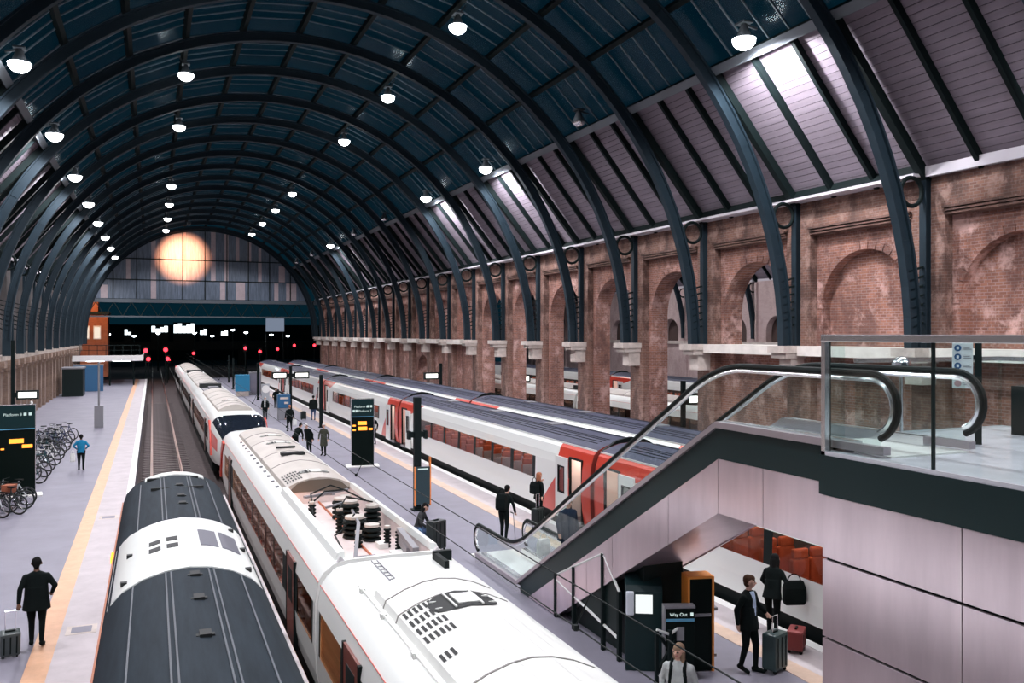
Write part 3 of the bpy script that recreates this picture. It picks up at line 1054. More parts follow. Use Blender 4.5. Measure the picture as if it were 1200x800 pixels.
def coach_c(label, loc, doors_open=True, seats=True):
    t = thing('passenger_coach', label, 'train coach', loc, group='red and white intercity coaches')
    L = LC
    wy0, wy1, nw = 4.3, 18.7, 7
    ww = (wy1 - wy0) / nw
    wins = [(wy0 + ww * i + 0.15, wy0 + ww * (i + 1) - 0.15) for i in range(nw)]
    dr = [(0.62, 1.5), (L - 1.5, L - 0.62)]
    ys = sorted({0, L, 2.6, L - 2.6, wy0 - 0.1, wy1 + 0.1} | {round(y, 4) for w_ in wins for y in w_} | {y for d in dr for y in d})

    def hole(y, z):
        if any(a < y < b for a, b in dr) and 0.3 < z < 2.3:
            return True
        return any(a < y < b for a, b in wins) and 1.25 < z < 2.02
    shell = MB()
    for s in (-1, 1):
        side_grid(shell, SIDE_C, ys, hole, s, lambda y, z: 1 if (wy0 - 0.1 < y < wy1 + 0.1 and 1.25 < z < 2.02) else 0)
    body = shell.build('body_side', [LIV, DARK], t)
    roof = MB()
    for s in (-1, 1):
        roof.strip_y([(s * x, z) for x, z in ROOF_C], 0, L)
    r = roof.build('roof', ROOFD, t, smooth=True)
    rib = MB()
    for x in (0.35, 0.5, 0.65, 0.8, -0.35, -0.5, -0.65, -0.8):
        zz = np.interp(abs(x), [0, 0.5, 0.85, 1.1], [2.98, 2.94, 2.84, 2.72])
        rib.box(x - 0.012, x + 0.012, 0.6, L - 0.6, zz - 0.02, zz + 0.022)
    rib.build('roof_rib', mat('roof_rib_dark', (0.035, 0.04, 0.06), 0.5), r, kind='stuff')
    for s in (-1, 1):
        MB().bar((s * 1.14, 0, 2.7), (s * 1.14, L, 2.7), 0.03, 0.05).build('gutter', WHITE, t)
    for yv in (5.2, 11.0, 17.0):
        MB().box(-0.25, 0.25, yv, yv + 0.7, 2.94, 3.02).build('roof_vent', GREY, r, bevel=0.02)
    for (a, b) in wins:
        for s in (-1, 1):
            MB().box(*(sorted((s * 1.365, s * 1.35))), a - 0.02, b + 0.02, 1.22, 2.04).build('window_pane', GLASS_TRAIN, t)
    # ends with rubber gangway
    end = [(s * x, z) for s, P in ((1, SIDE_C + ROOF_C[1:]), (-1, (SIDE_C + ROOF_C[1:-1])[::-1])) for x, z in P]
    for y in (0.0, L - 0.04):
        MB().prism_y(end, y, y + 0.04).build('end_wall', mat('end_red_dark', (0.3, 0.04, 0.03), 0.5), t)
    g = MB()
    arcp = [(-1.12, 0.1), (-1.12, 2.3), (-0.95, 2.62), (-0.5, 2.9), (0, 3.0), (0.5, 2.9), (0.95, 2.62), (1.12, 2.3), (1.12, 0.1)]
    for a, b in zip(arcp, arcp[1:]):
        g.bar((a[0], L + 0.12, a[1]), (b[0], L + 0.12, b[1]), 0.26, 0.12, up=(0, 1, 0))
    g.box(-1.05, 1.05, L, L + 0.24, 0.1, 2.3)
    g.build('gangway', BLACK, t)
    MB().box(-1.2, 1.2, 0.1, L - 0.1, -0.55, 0.3).build('underframe', BLACK, t)
    for yb in (3.6, L - 3.6):
        bg_ = MB().box(-1.0, 1.0, yb - 1.6, yb + 1.6, -0.75, -0.5)
        for yy in (-1.25, 1.25):
            for s in (-1, 1):
                bg_.cyl((s * 0.66, yb + yy, -0.47), 0.43, 0.12, 16, 0, (s, 0, 0))
        bg_.build('bogie', BLACK, t)
    # doors: plug leaves slid outboard along the side
    for (a, b), dirn in ((dr[0], 1), (dr[1], -1)):
        for s in (-1, 1):
            opened = doors_open and s < 0
            sh = dirn * 0.95 if opened else 0
            xo = s * (1.43 if opened else 1.385)
            d = MB()
            pr = [(0.02, 0.28), (0.05, 0.75), (0.06, 1.3), (0.04, 2.0), (0.0, 2.3)]
            wv = [(0.26, 1.15), (0.26, 1.95)]
            lo, hi = a + sh, b + sh
            outer = [(lo, 0.25), (hi, 0.25), (hi, 2.28), (lo, 2.28)]
            x_in, x_out = sorted((xo, xo - s * 0.05))
            # leaf with window hole made of four rails
            for (u0, u1, v0, v1) in ((lo, hi, 0.25, 1.12), (lo, hi, 1.95, 2.28), (lo, lo + 0.22, 1.12, 1.95), (hi - 0.22, hi, 1.12, 1.95)):
                d.box(x_in, x_out, u0, u1, v0, v1)
            leaf = d.build('door_leaf', WHITE, t)
            MB().box(x_in + 0.015, x_out - 0.015, lo + 0.2, hi - 0.2, 1.1, 1.97).build('door_glass', GLASS_TRAIN, leaf)
            fr = MB()
            for (u0, u1, v0, v1) in ((lo + 0.18, hi - 0.18, 1.08, 1.13), (lo + 0.18, hi - 0.18, 1.94, 1.99), (lo + 0.18, lo + 0.23, 1.08, 1.99), (hi - 0.23, hi - 0.18, 1.08, 1.99)):
                fr.box(x_in - 0.006, x_out + 0.006, u0, u1, v0, v1)
            fr.build('window_surround', BLACK, leaf)
            # dark opening frame
            f2 = MB()
            xf0, xf1 = sorted((s * 1.38, s * 1.3))
            for (u0, u1, v0, v1) in ((a - 0.03, a + 0.03, 0.28, 2.32), (b - 0.03, b + 0.03, 0.28, 2.32), (a, b, 2.28, 2.34)):
                f2.box(xf0, xf1, u0, u1, v0, v1)
            f2.build('door_frame', BLACK, t)
            MB().box(*sorted((s * 1.2, s * 1.45)), a, b, 0.22, 0.3).build('door_step', GREY, t)
    # vestibule lining and lamps behind the doors
    for yb_ in (1.62, L - 0.12):
        MB().box(-1.26, 0.6, yb_, yb_ + 0.04, 0.3, 2.4).build('vestibule_bulkhead', mat('vestibule_lining', (0.78, 0.66, 0.6), 0.5), t)
    for (a, b) in dr:
        MB().box(-0.62, -0.58, a - 0.3, b + 0.5, 0.3, 2.35).build('vestibule_partition', mat('vestibule_lining', (0.78, 0.66, 0.6), 0.5), t)
        MB().box(-1.1, -0.7, a, b, 2.3, 2.33).build('vestibule_lamp', WARM2, t)
    MB().box(-1.28, 1.28, 0.1, L - 0.1, 0.28, 0.32).build('saloon_floor', CARPET, t)
    MB().box(-0.03, 0.0, 3.0, L - 3.0, 0.3, 2.4).build('saloon_partition', IWALL, t)
    if seats:
        for s in ((-1,),)[0]:
            for i in range(14):
                for x in (-1.08, -0.58):
                    inst('seat', SEAT, t, (x, wy0 + 0.3 + i * 1.03, 0.32), (0, 0, 0 if i < 7 else PI))
        MB().box(-0.95, -0.75, 3, L - 3, 2.36, 2.38).build('saloon_lamp', WARM, t)
    remember(t)
    return t


c0 = coach_c('red and white coach with lit orange seats half hidden under the escalator', (14.05, 0.85, 0))
names_c = ['red and white coach with open doors directly beyond the escalator rail', 'third red and white coach at the island platform behind the tall departures totem', 'fourth red and white coach at the island platform',
           'farthest red and white coach at the island platform']
for i, lb in enumerate(names_c):
    dup(c0, (14.05, 0.85 + 23 * (i + 1), 0), label=lb)
dC = coach_c('dark-roofed coach on the arcade track nearest the escalator', (17.45, -1.15, 0), doors_open=False, seats=False)
names_d = ['dark-roofed coach on the arcade track with open arches behind its near half', 'third dark-roofed coach on the arcade track', 'fourth dark-roofed coach on the arcade track', 'farthest dark-roofed coach on the arcade track']
for i, lb in enumerate(names_d):
    dup(dC, (17.45, -1.15 + 23 * (i + 1), 0), label=lb)
for i, lb in enumerate(['red and white coach in the next shed seen through the nearest open arch', 'red and white coach in the next shed seen through the middle arches', 'red and white coach in the next shed seen through the farther arches']):
    dup(c0, (38.7, 44.0 + 23 * i, 0), label=lb)

# ---------------------------------------------------- white electric train (track B)
LB = 25.6
SIDE_B = [(1.24, 0.1), (1.33, 0.5), (1.36, 0.95), (1.35, 1.7), (1.32, 1.9), (1.29, 2.08)]
ROOF_B = [(1.29, 2.08), (1.2, 2.22), (1.02, 2.36), (0.78, 2.41), (0.0, 2.43)]
WELLZ = 2.06
SLOT = mat('slot_black', (0.01, 0.012, 0.012), 0.7)
BWIN = thin_glass('electric_train_glass', (0.66, 0.6, 0.56), 0.5)
RLINE = mat('thin_red_line', (0.7, 0.1, 0.07), 0.5)


def fairing(parent, y0, y1, m, seam=True, hatch=None, slots=None, hw=0.95, top=3.0, seams=None):
    top -= 0.26
    hw = min(hw, 0.86)
    prof = [(-hw, 2.36), (-hw + 0.05, 2.5), (-hw * 0.62, 2.63), (-hw * 0.3, top - 0.03), (0, top), (hw * 0.3, top - 0.03), (hw * 0.62, 2.63), (hw - 0.05, 2.5), (hw, 2.36)]
    zat = lambda x: float(np.interp(x, [p[0] for p in prof], [p[1] for p in prof]))
    f = MB().prism_y(prof, y0, y1).build('roof_fairing', m, parent, smooth=True)
    for ys_ in (seams or []):
        sm = MB()
        for a, b in zip(prof, prof[1:]):
            sm.bar((a[0], ys_, a[1] + 0.004), (b[0], ys_, b[1] + 0.004), 0.03, 0.012)
        sm.build('seam', mat('seam_grey', (0.2, 0.19, 0.18), 0.6), f)
    for (hx, hy, rx, ry) in (hatch or []):
        h = MB()
        n = 28
        ringp = [(hx + rx * math.copysign(abs(math.cos(2 * PI * i / n)) ** 0.7, math.cos(2 * PI * i / n)), hy + ry * math.copysign(abs(math.sin(2 * PI * i / n)) ** 0.8, math.sin(2 * PI * i / n))) for i in range(n)]
        for i in range(n // 2 - 1):
            q = [ringp[(7 + i) % n], ringp[(8 + i) % n], ringp[(6 - i - 1 + 1 - 1) % n], ringp[(6 - i) % n]]
        cols_ = sorted({round(p_[0], 5) for p_ in ringp})
        half = {round(x, 5): abs(y - hy) for x, y in ringp}
        for xa, xb in zip(cols_, cols_[1:]):
            ha, hb = half[xa], half[xb]
            h.poly([(xa, hy - ha, zat(xa) + 0.012), (xb, hy - hb, zat(xb) + 0.012), (xb, hy + hb, zat(xb) + 0.012), (xa, hy + ha, zat(xa) + 0.012)])
        hh = h.build('fan_hatch', SLOT, f, fix=False)
        g = MB()
        for t_ in (-0.4, 0.4):
            g.bar((hx - rx * 0.9, hy + t_ * ry, zat(hx - rx * 0.9) + 0.03), (hx + rx * 0.9, hy + t_ * ry, zat(hx + rx * 0.9) + 0.03), 0.025, 0.02)
            g.bar((hx + t_ * rx, hy - ry * 0.9, zat(hx + t_ * rx) + 0.03), (hx + t_ * rx, hy + ry * 0.9, zat(hx + t_ * rx) + 0.03), 0.025, 0.02)
        g.bar((hx - rx * 0.25, hy, zat(hx) + 0.012), (hx + rx * 0.45, hy, zat(hx + rx * 0.3) + 0.02), 0.42, 0.02)
        g.build('hatch_grille', WHITER, hh)
    for (sx, sy, nx, ny, dx, dy, lx, ly) in (slots or []):
        for i in range(nx):
            for j in range(ny):
                xx, yy = sx + i * dx, sy + j * dy
                sm = MB()
                sm.poly([(xx - lx, yy - ly, zat(xx - lx) + 0.008), (xx + lx, yy - ly, zat(xx + lx) + 0.008), (xx + lx, yy + ly, zat(xx + lx) + 0.008), (xx - lx, yy + ly, zat(xx - lx) + 0.008)])
                sm.build('vent_slot', SLOT, f, fix=False)
    return f


def electric_car(label, loc, L=LB, nose=None, well=None, fair=CREAMR, detail=True, group='white electric train cars'):
    """nose: None, 'far' or 'near'"""
    t = thing('electric_train_car', label, 'train coach', loc, group=group)
    NL = 5.2
    ya = NL if nose == 'near' else 0.0
    yb = L - NL if nose == 'far' else L
    dr = [(ya + 2.3, ya + 3.25), (yb - 3.25, yb - 2.3)]
    w0, w1 = ya + 3.9, yb - 3.9
    nw = 8 if nose else 9
    st = (w1 - w0) / nw
    wins = [(w0 + st * i + 0.06, w0 + st * (i + 1) - 0.06) for i in range(nw)] + [(ya + 0.35, ya + 2.0), (yb - 2.0, yb - 0.35)]
    ys = sorted({ya, yb, ya + 0.2, yb - 0.2} | {round(q, 4) for w_ in wins for q in w_} | {q for d in dr for q in d})
    hole = lambda y, z: any(a < y < b for a, b in wins) and 0.95 < z < 1.7
    sh = MB()
    for s in (-1, 1):
        side_grid(sh, SIDE_B, ys, hole, s, lambda y, z: 1 if (0.95 < z < 1.7 and ya + 0.2 < y < yb - 0.2) else 0)
    sh.build('body_side', [WHITE, DARK], t)
    for (a, b) in wins:
        for s in (-1, 1):
            MB().box(*sorted((s * 1.325, s * 1.345)), a - 0.03, b + 0.03, 0.93, 1.72).build('window_pane', BWIN, t)
    for (a, b) in dr:
        for s in (-1, 1):
            d = MB().box(*sorted((s * 1.33, s * 1.372)), a, b, 0.12, 1.88).build('door_leaf', mat('door_dark_red', (0.2, 0.05, 0.035), 0.35, coat=0.3), t)
            MB().box(*sorted((s * 1.36, s * 1.38)), a + 0.2, b - 0.2, 1.0, 1.65).build('door_glass', DARK, d)
            for u in (a - 0.08, b):
                MB().box(*sorted((s * 1.3, s * 1.38)), u, u + 0.08, 0.12, 1.88).build('door_pillar', BLACK, d)
    r = MB()
    wl0, wl1 = well if well else (None, None)
    for s in (-1, 1):
        r.strip_y([(s * x, z) for x, z in ROOF_B[:4]], ya, yb)
    spans = [(ya, yb)] if not well else [(ya, wl0), (wl1, yb)]
    for a, b in spans:
        if b > a:
            r.strip_y([(0.78, 2.41), (0.0, 2.43), (-0.78, 2.41)], a, b)
    roof = r.build('roof', WHITE, t, smooth=True)
    if well:
        wm = MB()
        wm.poly([(-0.78, wl0, WELLZ), (0.78, wl0, WELLZ), (0.78, wl1, WELLZ), (-0.78, wl1, WELLZ)])
        for x in (-0.78, 0.78):
            wm.poly([(x, wl0, WELLZ), (x, wl1, WELLZ), (x, wl1, 2.41), (x, wl0, 2.41)])
        wm.poly([(-0.78, wl1, WELLZ), (0.78, wl1, WELLZ), (0.78, wl1, 2.42), (-0.78, wl1, 2.42)])
        wm.build('pantograph_well', mat('well_pinkish_white', (0.72, 0.62, 0.6), 0.6, 0, 0.2, 2), t)
        # sloping white cheeks beside the well
        for s in (-1, 1):
            MB().prism_y([(s * 0.78, 2.38), (s * 0.98, 2.36), (s * 0.92, 2.5), (s * 0.8, 2.53)], wl0 + 0.1, wl1).build('well_cheek', WHITE, t)
    for s in (-1, 1):
        MB().bar((s * 1.295, ya, 2.08), (s * 1.295, yb, 2.08), 0.008, 0.012).build('red_line', RLINE, t)
    endp = [(s * x, z) for s, P in ((1, SIDE_B + ROOF_B[1:]), (-1, (SIDE_B + ROOF_B[1:-1])[::-1])) for x, z in P]
    if nose != 'near':
        MB().prism_y(endp, 0.0, 0.04).build('end_wall', WHITE if not well else mat('end_white', (0.8, 0.8, 0.78), 0.5), t)
        MB().box(-0.8, 0.8, -0.08, 0.02, 0.0, 2.1).build('gangway', BLACK, t)
    if nose != 'far':
        MB().prism_y(endp, L - 0.04, L).build('end_wall', WHITE, t)
        MB().box(-0.8, 0.8, L - 0.02, L + 0.08, 0.0, 2.1).build('gangway', BLACK, t)
    if nose:
        rings = []
        full = [(x, z) for x, z in ([(s * x, z) for s, P in ((1, SIDE_B + ROOF_B[1:]), (-1, (SIDE_B + ROOF_B[1:-1])[::-1])) for x, z in P])]
        steps = [(0.0, 1.0, 2.43), (0.16, 1.0, 2.43), (0.34, 0.98, 2.4), (0.5, 0.93, 2.25), (0.66, 0.84, 1.95), (0.8, 0.7, 1.55), (0.92, 0.5, 1.1), (1.0, 0.28, 0.75)]
        for u, sx, zt in steps:
            yy = (L - NL) + NL * u if nose == 'far' else NL - NL * u
            zb_ = 0.1 + 0.1 * u
            rings.append([(x * sx, yy, zb_ + (z - 0.1) / 2.33 * (zt - zb_)) for x, z in full])
        nside = len(SIDE_B)
        def nm(i, j):
            # windscreen on the upper facets of the raked part
            if 2 <= i <= 4 and (nside - 1 <= j <= nside + 6):
                return 1
            if 1 <= i <= 3 and (j in (2, len(full) - 4 )):
                return 2
            return 0
        MB().loft(rings, nm).build('nose_cone', [WHITE, mat('windscreen_black', (0.01, 0.014, 0.022), 0.08), RED], t, smooth=True)
        # red flash on both flanks
        for s in (-1, 1):
            fm = MB()
            yb0 = (L - NL) if nose == 'far' else NL
            sg = 1 if nose == 'far' else -1
            pts = [(0.3, 2.05), (0.9, 2.1), (1.5, 1.75), (1.9, 1.2), (2.1, 0.5), (1.8, 0.5), (1.5, 1.1), (1.1, 1.55), (0.6, 1.8)]
            fm.prism_x([(yb0 + sg * a, z) for a, z in pts], s * 1.3, s * 1.385)
            fm.build('red_flash', RED, t)
        for s in (-1, 1):
            yy = (L - NL) + NL * 0.86 if nose == 'far' else NL - NL * 0.86
            MB().cyl((s * 0.55, yy - (0.1 if nose == 'near' else -0.1), 0.95), 0.1, 0.1, 12, 0, (0, -1 if nose == 'near' else 1, 0)).build('headlamp', CHROME, t)
    MB().box(-1.15, 1.15, ya + 0.1, yb - 0.1, -0.6, 0.12).build('underframe', BLACK, t)
    for yg in (ya + 3.2, yb - 3.2):
        bg_ = MB().box(-1.0, 1.0, yg - 1.5, yg + 1.5, -0.75, -0.5)
        for yy in (-1.2, 1.2):
            for s in (-1, 1):
                bg_.cyl((s * 0.66, yg + yy, -0.47), 0.43, 0.12, 14, 0, (s, 0, 0))
        bg_.build('bogie', BLACK, t)
    MB().box(-1.24, 1.24, ya + 0.1, yb - 0.1, 0.12, 0.16).build('saloon_floor', CARPET, t)
    if detail:
        MB().box(-0.03, 0.0, ya + 0.5, yb - 0.5, 0.16, 2.1).build('saloon_partition', mat('wood_brown_lining', (0.45, 0.12, 0.05), 0.6), t)
        MB().box(-0.9, -0.7, ya + 0.4, yb - 0.4, 2.08, 2.1).build('saloon_lamp', emis('dim_saloon_light', (1.0, 0.5, 0.25), 8.0), t)
        for i in range(int((w1 - w0) / 0.98)):
            inst('seat', SEAT, t, (-1.0, w0 + 0.3 + i * 0.98, 0.16))
    return t


# nearest car (its far end shows at the bottom of the picture)
b1 = electric_car('nearest white electric train car with slotted roof fairing and oval fan hatch', (3.95, -10.75, 0))
fairing(b1, 1.5, 23.6, WHITER, hatch=[(0.0, 21.95, 0.48, 0.36)], slots=[(-0.76, 21.15, 6, 4, 0.07, 0.33, 0.02, 0.11), (-0.76, 20.5, 3, 1, 0.07, 0.33, 0.02, 0.11)], hw=1.0, top=3.0, seams=[23.0, 22.3, 19.6, 18.0, 16.4, 14.8, 13.2])
for yy in (23.9, 22.6, 21.0, 19.4, 17.8):
    MB().box(-0.98, -0.9, yy, yy + 0.1, 2.58, 2.68).build('roof_bracket', WHITER, b1)
MB().tube([(-0.94, 13.0, 2.66), (-0.94, 24.2, 2.66)], 0.018, 6).build('roof_conduit', WHITER, b1)
lad = MB()
for x in (-0.45, -0.35):
    lad.tube([(x, 23.7, 2.7), (x, 25.4, 2.7)], 0.012, 5)
for i in range(8):
    lad.tube([(-0.45, 23.8 + i * 0.2, 2.7), (-0.35, 23.8 + i * 0.2, 2.7)], 0.01, 5)
lad.build('cable_ladder', GREY, b1)
MB().box(0.62, 0.7, 24.6, 25.3, 2.6, 2.78).box(0.62, 0.95, 25.2, 25.3, 2.6, 2.8).build('cable_bracket', BLACK, b1)

b2 = electric_car('white electric train car with black pantograph insulators in its roof well', (3.95, 15.05, 0), nose='far', well=(0.1, 7.2))
f2 = fairing(b2, 7.2, 20.0, CREAMR, hatch=[(0.05, 8.3, 0.42, 0.22), (0.0, 14.9, 0.42, 0.2), (0.0, 17.0, 0.4, 0.12)], slots=[(-0.74, 7.6, 6, 4, 0.07, 0.33, 0.02, 0.11)], hw=0.88, top=2.98, seams=[10.4, 12.6, 15.7, 18.0])
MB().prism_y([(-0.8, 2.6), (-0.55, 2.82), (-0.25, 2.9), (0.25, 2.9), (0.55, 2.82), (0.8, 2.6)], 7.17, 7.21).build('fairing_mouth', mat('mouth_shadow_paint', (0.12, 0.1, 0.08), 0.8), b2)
MB().box(-0.35, 0.35, 11.6, 11.9, 2.94, 3.02).box(-0.3, 0.3, 13.2, 13.3, 2.96, 3.02).build('roof_handle', SLOT, b2)
for yy in [8 + 0.9 * i for i in range(12)]:
    MB().box(-0.98, -0.9, yy, yy + 0.1, 2.56, 2.66).build('roof_bracket', GREY, b2)


def insulator(parent, x, y, z0, h, r, n=6, m=BLACK):
    mb = MB()
    pts, rs = [], []
    for i in range(n):
        zz = z0 + h * i / n
        for dz, rr in ((0.0, 0.6), (0.02, 1.0), (h / n * 0.6, 0.95), (h / n * 0.75, 0.6)):
            pts.append((x, y, zz + dz))
            rs.append(r * rr)
    mb.tube(pts, rs, 12)
    o = mb.build('insulator', m, parent, smooth=True)
    MB().cyl((x, y, z0 + h * 0.98), r * 0.8, 0.05, 12).build('insulator_cap', CREAMR, o)
    return o


for (x, y, h, r, n) in ((-0.55, 5.0, 0.42, 0.09, 5), (-0.2, 3.6, 0.5, 0.09, 6), (0.12, 5.1, 0.45, 0.2, 4), (0.35, 5.6, 0.4, 0.17, 4), (0.02, 3.1, 0.42, 0.26, 4), (0.3, 2.7, 0.3, 0.2, 3), (0.5, 3.5, 0.55, 0.19, 5), (0.45, 2.0, 0.4, 0.08, 6), (0.62, 1.7, 0.4, 0.09, 6), (-0.1, 2.2, 0.3, 0.09, 4),
                        (0.2, 4.4, 0.5, 0.22, 5), (-0.4, 6.0, 0.3, 0.08, 4)):
    insulator(b2, x, y, WELLZ, h, r, n)
pg = MB()
pg.tube([(-0.5, 5.0, 2.78), (-0.2, 5.4, 2.9), (0.3, 5.6, 2.88), (0.7, 5.0, 2.7)], 0.022, 6)
pg.tube([(-0.6, 4.6, 2.55), (-0.5, 5.5, 2.85), (0.1, 6.2, 2.9), (0.5, 6.1, 2.75)], 0.02, 6)
pg.tube([(-0.55, 1.6, 2.45), (-0.5, 2.6, 2.5), (-0.3, 2.9, 2.5), (0.02, 3.1, 2.8)], 0.02, 6)
pg.tube([(-0.2, 3.6, 2.85), (0.1, 4.3, 2.95), (0.5, 3.5, 2.95)], 0.02, 6)
pg.build('high_voltage_cable', BLACK, b2, smooth=True)
fr = MB()
fr.bar((-0.45, 0.9, 2.42), (-0.05, 2.4, 2.75), 0.07, 0.07)
fr.bar((-0.05, 2.4, 2.75), (0.3, 4.9, 2.62), 0.05, 0.05)
fr.bar((-0.35, 4.4, 2.72), (0.5, 4.9, 2.78), 0.05, 0.04)
fr.bar((-0.55, 5.9, 2.7), (0.55, 6.3, 2.75), 0.06, 0.05)
fr.bar((-0.1, 6.6, 2.62), (0.1, 5.8, 2.75), 0.08, 0.05)
fr.bar((-0.5, 6.5, 2.6), (0.0, 6.6, 2.6), 0.08, 0.05)
fr.bar((0.62, 1.7, 2.7), (0.58, 0.4, 2.6), 0.12, 0.1)
fr.box(-0.35, 0.0, 1.1, 1.18, 2.3, 2.4)
fr.build('pantograph_frame', GREY, b2)
MB().box(0.3, 0.62, 0.9, 1.3, 2.3, 2.42).box(0.25, 0.45, 1.9, 2.2, 2.3, 2.4).build('equipment_box', WHITER, b2)
MB().bar((0.66, 1.55, 2.55), (0.6, 0.75, 2.48), 0.2, 0.18).build('surge_arrester', GREY, b2)
for s in (-1, 1):
    MB().prism_y([(s * 0.5, 2.3), (s * 1.02, 2.3), (s * 1.02, 2.5), (s * 0.9, 2.72)], 0.05, 0.12).build('end_cheek', mat('cheek_grey', (0.55, 0.53, 0.55), 0.5), b2)
MB().box(-0.95, -0.7, -0.06, -0.02, 1.7, 1.9).build('warning_plate', mat('orange_warning', (0.9, 0.3, 0.05), 0.5), b2)

b3 = electric_car('white electric train car with black windscreen coupled behind the pantograph car', (3.95, 40.95, 0), nose='near')
fairing(b3, 5.6, 20.5, CREAMR, hatch=[(0.0, 9.0, 0.45, 0.25)], seams=[7.0, 8.4, 11.5, 14, 17], hw=0.88)
MB().box(-0.7, 0.7, 21.3, 24.8, 2.62, 2.72).box(-0.35, 0.3, 22.0, 23.2, 2.7, 2.95).build('roof_equipment', GREY, b3)
b4 = electric_car('white electric train car with striped roof fairing, middle of the far unit', (3.95, 66.75, 0), detail=False)
fairing(b4, 1.5, 23.5, CREAMR, seams=[4, 8, 12, 16, 20], hw=0.88)
MB().box(-0.75, 0.75, 0.3, 1.4, 2.6, 2.95).build('roof_equipment', SLOT, b4)
for _r in (b1, b2, b3, b4):
    for _c in [o for o in COL.objects if o.parent == _r]:
        if _c.name.split('.')[0] in ('roof_bracket', 'roof_conduit', 'cable_ladder', 'cable_bracket', 'fairing_mouth', 'roof_handle', 'high_voltage_cable', 'pantograph_frame', 'equipment_box', 'surge_arrester', 'end_cheek', 'roof_equipment'):
            _c.location.z = -0.24
remember(b4)
dup(b4, (3.95, 92.55, 0), label='farthest white electric train car at the dark end of the platform')
for i, lb in enumerate(['white-roofed car beyond the arcade behind the platform totem', 'white-roofed car beyond the arcade, second from the escalator', 'white-roofed car beyond the arcade, third from the escalator']):
    dup(b4, (28.7, 38.0 + 25.8 * i - 10, 0), label=lb)

# ---------------------------------------------------- dark-roofed coach bottom left (track A)
ca = thing('dark_roofed_coach', 'coach with slate roof and white roof panel beside the bicycle platform', 'train coach', (0.5, -9.0, 0))
ca.scale = (0.9, 1, 1)
LA = 32.3
SIDE_A = [(1.25, 0.1), (1.35, 0.6), (1.37, 1.3), (1.34, 1.9), (1.3, 2.2)]
ROOF_A = [(1.3, 2.2), (1.22, 2.42), (1.02, 2.62), (0.7, 2.78), (0.35, 2.87), (0, 2.9)]
sh = MB()
for s in (-1, 1):
    sh.strip_y([(s * x, z) for x, z in SIDE_A], 0, LA)
sh.build('body_side', mat('coach_side_grey', (0.28, 0.25, 0.26), 0.5, 0, 0.2, 2), ca)
zA = lambda x: float(np.interp(abs(x), [0, 0.35, 0.7, 1.02, 1.22, 1.3], [2.9, 2.87, 2.78, 2.62, 2.42, 2.2]))
full_prof = [(-x, z) for x, z in ROOF_A] + [(x, z) for x, z in ROOF_A[::-1][1:]]
MB().strip_y(full_prof, 0, LA).build('roof', ROOFA, ca, smooth=True)
endp = [(s * x, z) for s, P in ((1, SIDE_A + ROOF_A[1:]), (-1, (SIDE_A + ROOF_A[1:-1])[::-1])) for x, z in P]
for y in (0.0, LA - 0.05):
    MB().prism_y(endp, y, y + 0.05).build('end_wall', ROOFA, ca)
MB().box(-0.9, 0.9, LA, LA + 0.12, 0, 2.3).build('gangway', BLACK, ca)
MB().box(-1.15, 1.15, 0.1, LA - 0.1, -0.6, 0.12).build('underframe', BLACK, ca)
for yg in (LA - 3.4, LA - 19.4):
    bg_ = MB().box(-1.0, 1.0, yg - 1.5, yg + 1.5, -0.75, -0.5)
    for yy in (-1.2, 1.2):
        for s in (-1, 1):
            bg_.cyl((s * 0.66, yg + yy, -0.47), 0.43, 0.12, 14, 0, (s, 0, 0))
    bg_.build('bogie', BLACK, ca)


def shell_patch(x0, x1, y0, y1, m, lift, name, parent, n=16, mi_label=None):
    p = MB()
    xs = [x0 + (x1 - x0) * i / n for i in range(n + 1)]
    prof = [(x, zA(x) + lift) for x in xs]
    prof2 = [(x, zA(x) - 0.01) for x in xs]
    p.prism_y(prof + prof2[::-1], y0, y1)
    return p.build(name, m, parent, smooth=True, label=mi_label)


wp = shell_patch(-1.24, 1.24, 22.7, 26.4, WHITE, 0.02, 'roof_panel', ca, 20, 'white roof panel with small hatches')
for (hx, hy) in ((-0.52, 24.25), (-0.52, 24.75), (-0.22, 24.25), (-0.22, 24.75)):
    shell_patch(hx - 0.1, hx + 0.1, hy - 0.14, hy + 0.14, SLOT, 0.028, 'small_vent', wp, 4)
for hx in (0.42, 0.8):
    shell_patch(hx - 0.16, hx + 0.16, 24.1, 25.3, mat('hatch_grey', (0.1, 0.1, 0.13), 0.5), 0.03, 'grey_hatch', wp, 5)
for hx, hy in ((-1.0, 23.0), (1.0, 23.1), (-0.95, 24.6), (1.05, 24.6), (0.95, 25.9)):
    MB().box(hx - 0.05, hx + 0.05, hy, hy + 0.1, zA(hx), zA(hx) + 0.06).build('roof_lug', SLOT, wp)
shell_patch(-0.75, 0.75, LA - 0.5, LA - 0.05, WHITE, 0.03, 'roof_end_panel', ca, 14, 'white strip across the roof end')
MB().box(-0.7, -0.4, LA - 0.62, LA - 0.5, 2.78, 2.86).box(0.35, 0.6, LA - 0.62, LA - 0.5, 2.78, 2.86).build('roof_bracket', SLOT, ca)
for x in (-0.36, -0.28, 0.3, 0.38, -0.85, 0.82):
    for a, b in ((0.2, 22.65), (26.45, LA - 0.6)):
        MB().box(x - 0.012, x + 0.012, a, b, zA(x) - 0.01, zA(x) + 0.02).build('roof_seam', mat('seam_pale', (0.055, 0.065, 0.08), 0.6), ca)
for y in (LA - 2.1, LA - 3.5, LA - 4.4, 22.2, 21.0, 19.5, 17.6, 15.8):
    MB().box(0.0, 0.15, y, y + 0.2, 2.87, 2.93).box(-0.04, 0.19, y + 0.05, y + 0.13, 2.86, 2.905).build('roof_vent', SLOT, ca)
MB().bar((-0.6, LA - 2.2, 2.86), (0.65, LA - 2.2, 2.86), 0.05, 0.06).build('roof_bar', SLOT, ca)
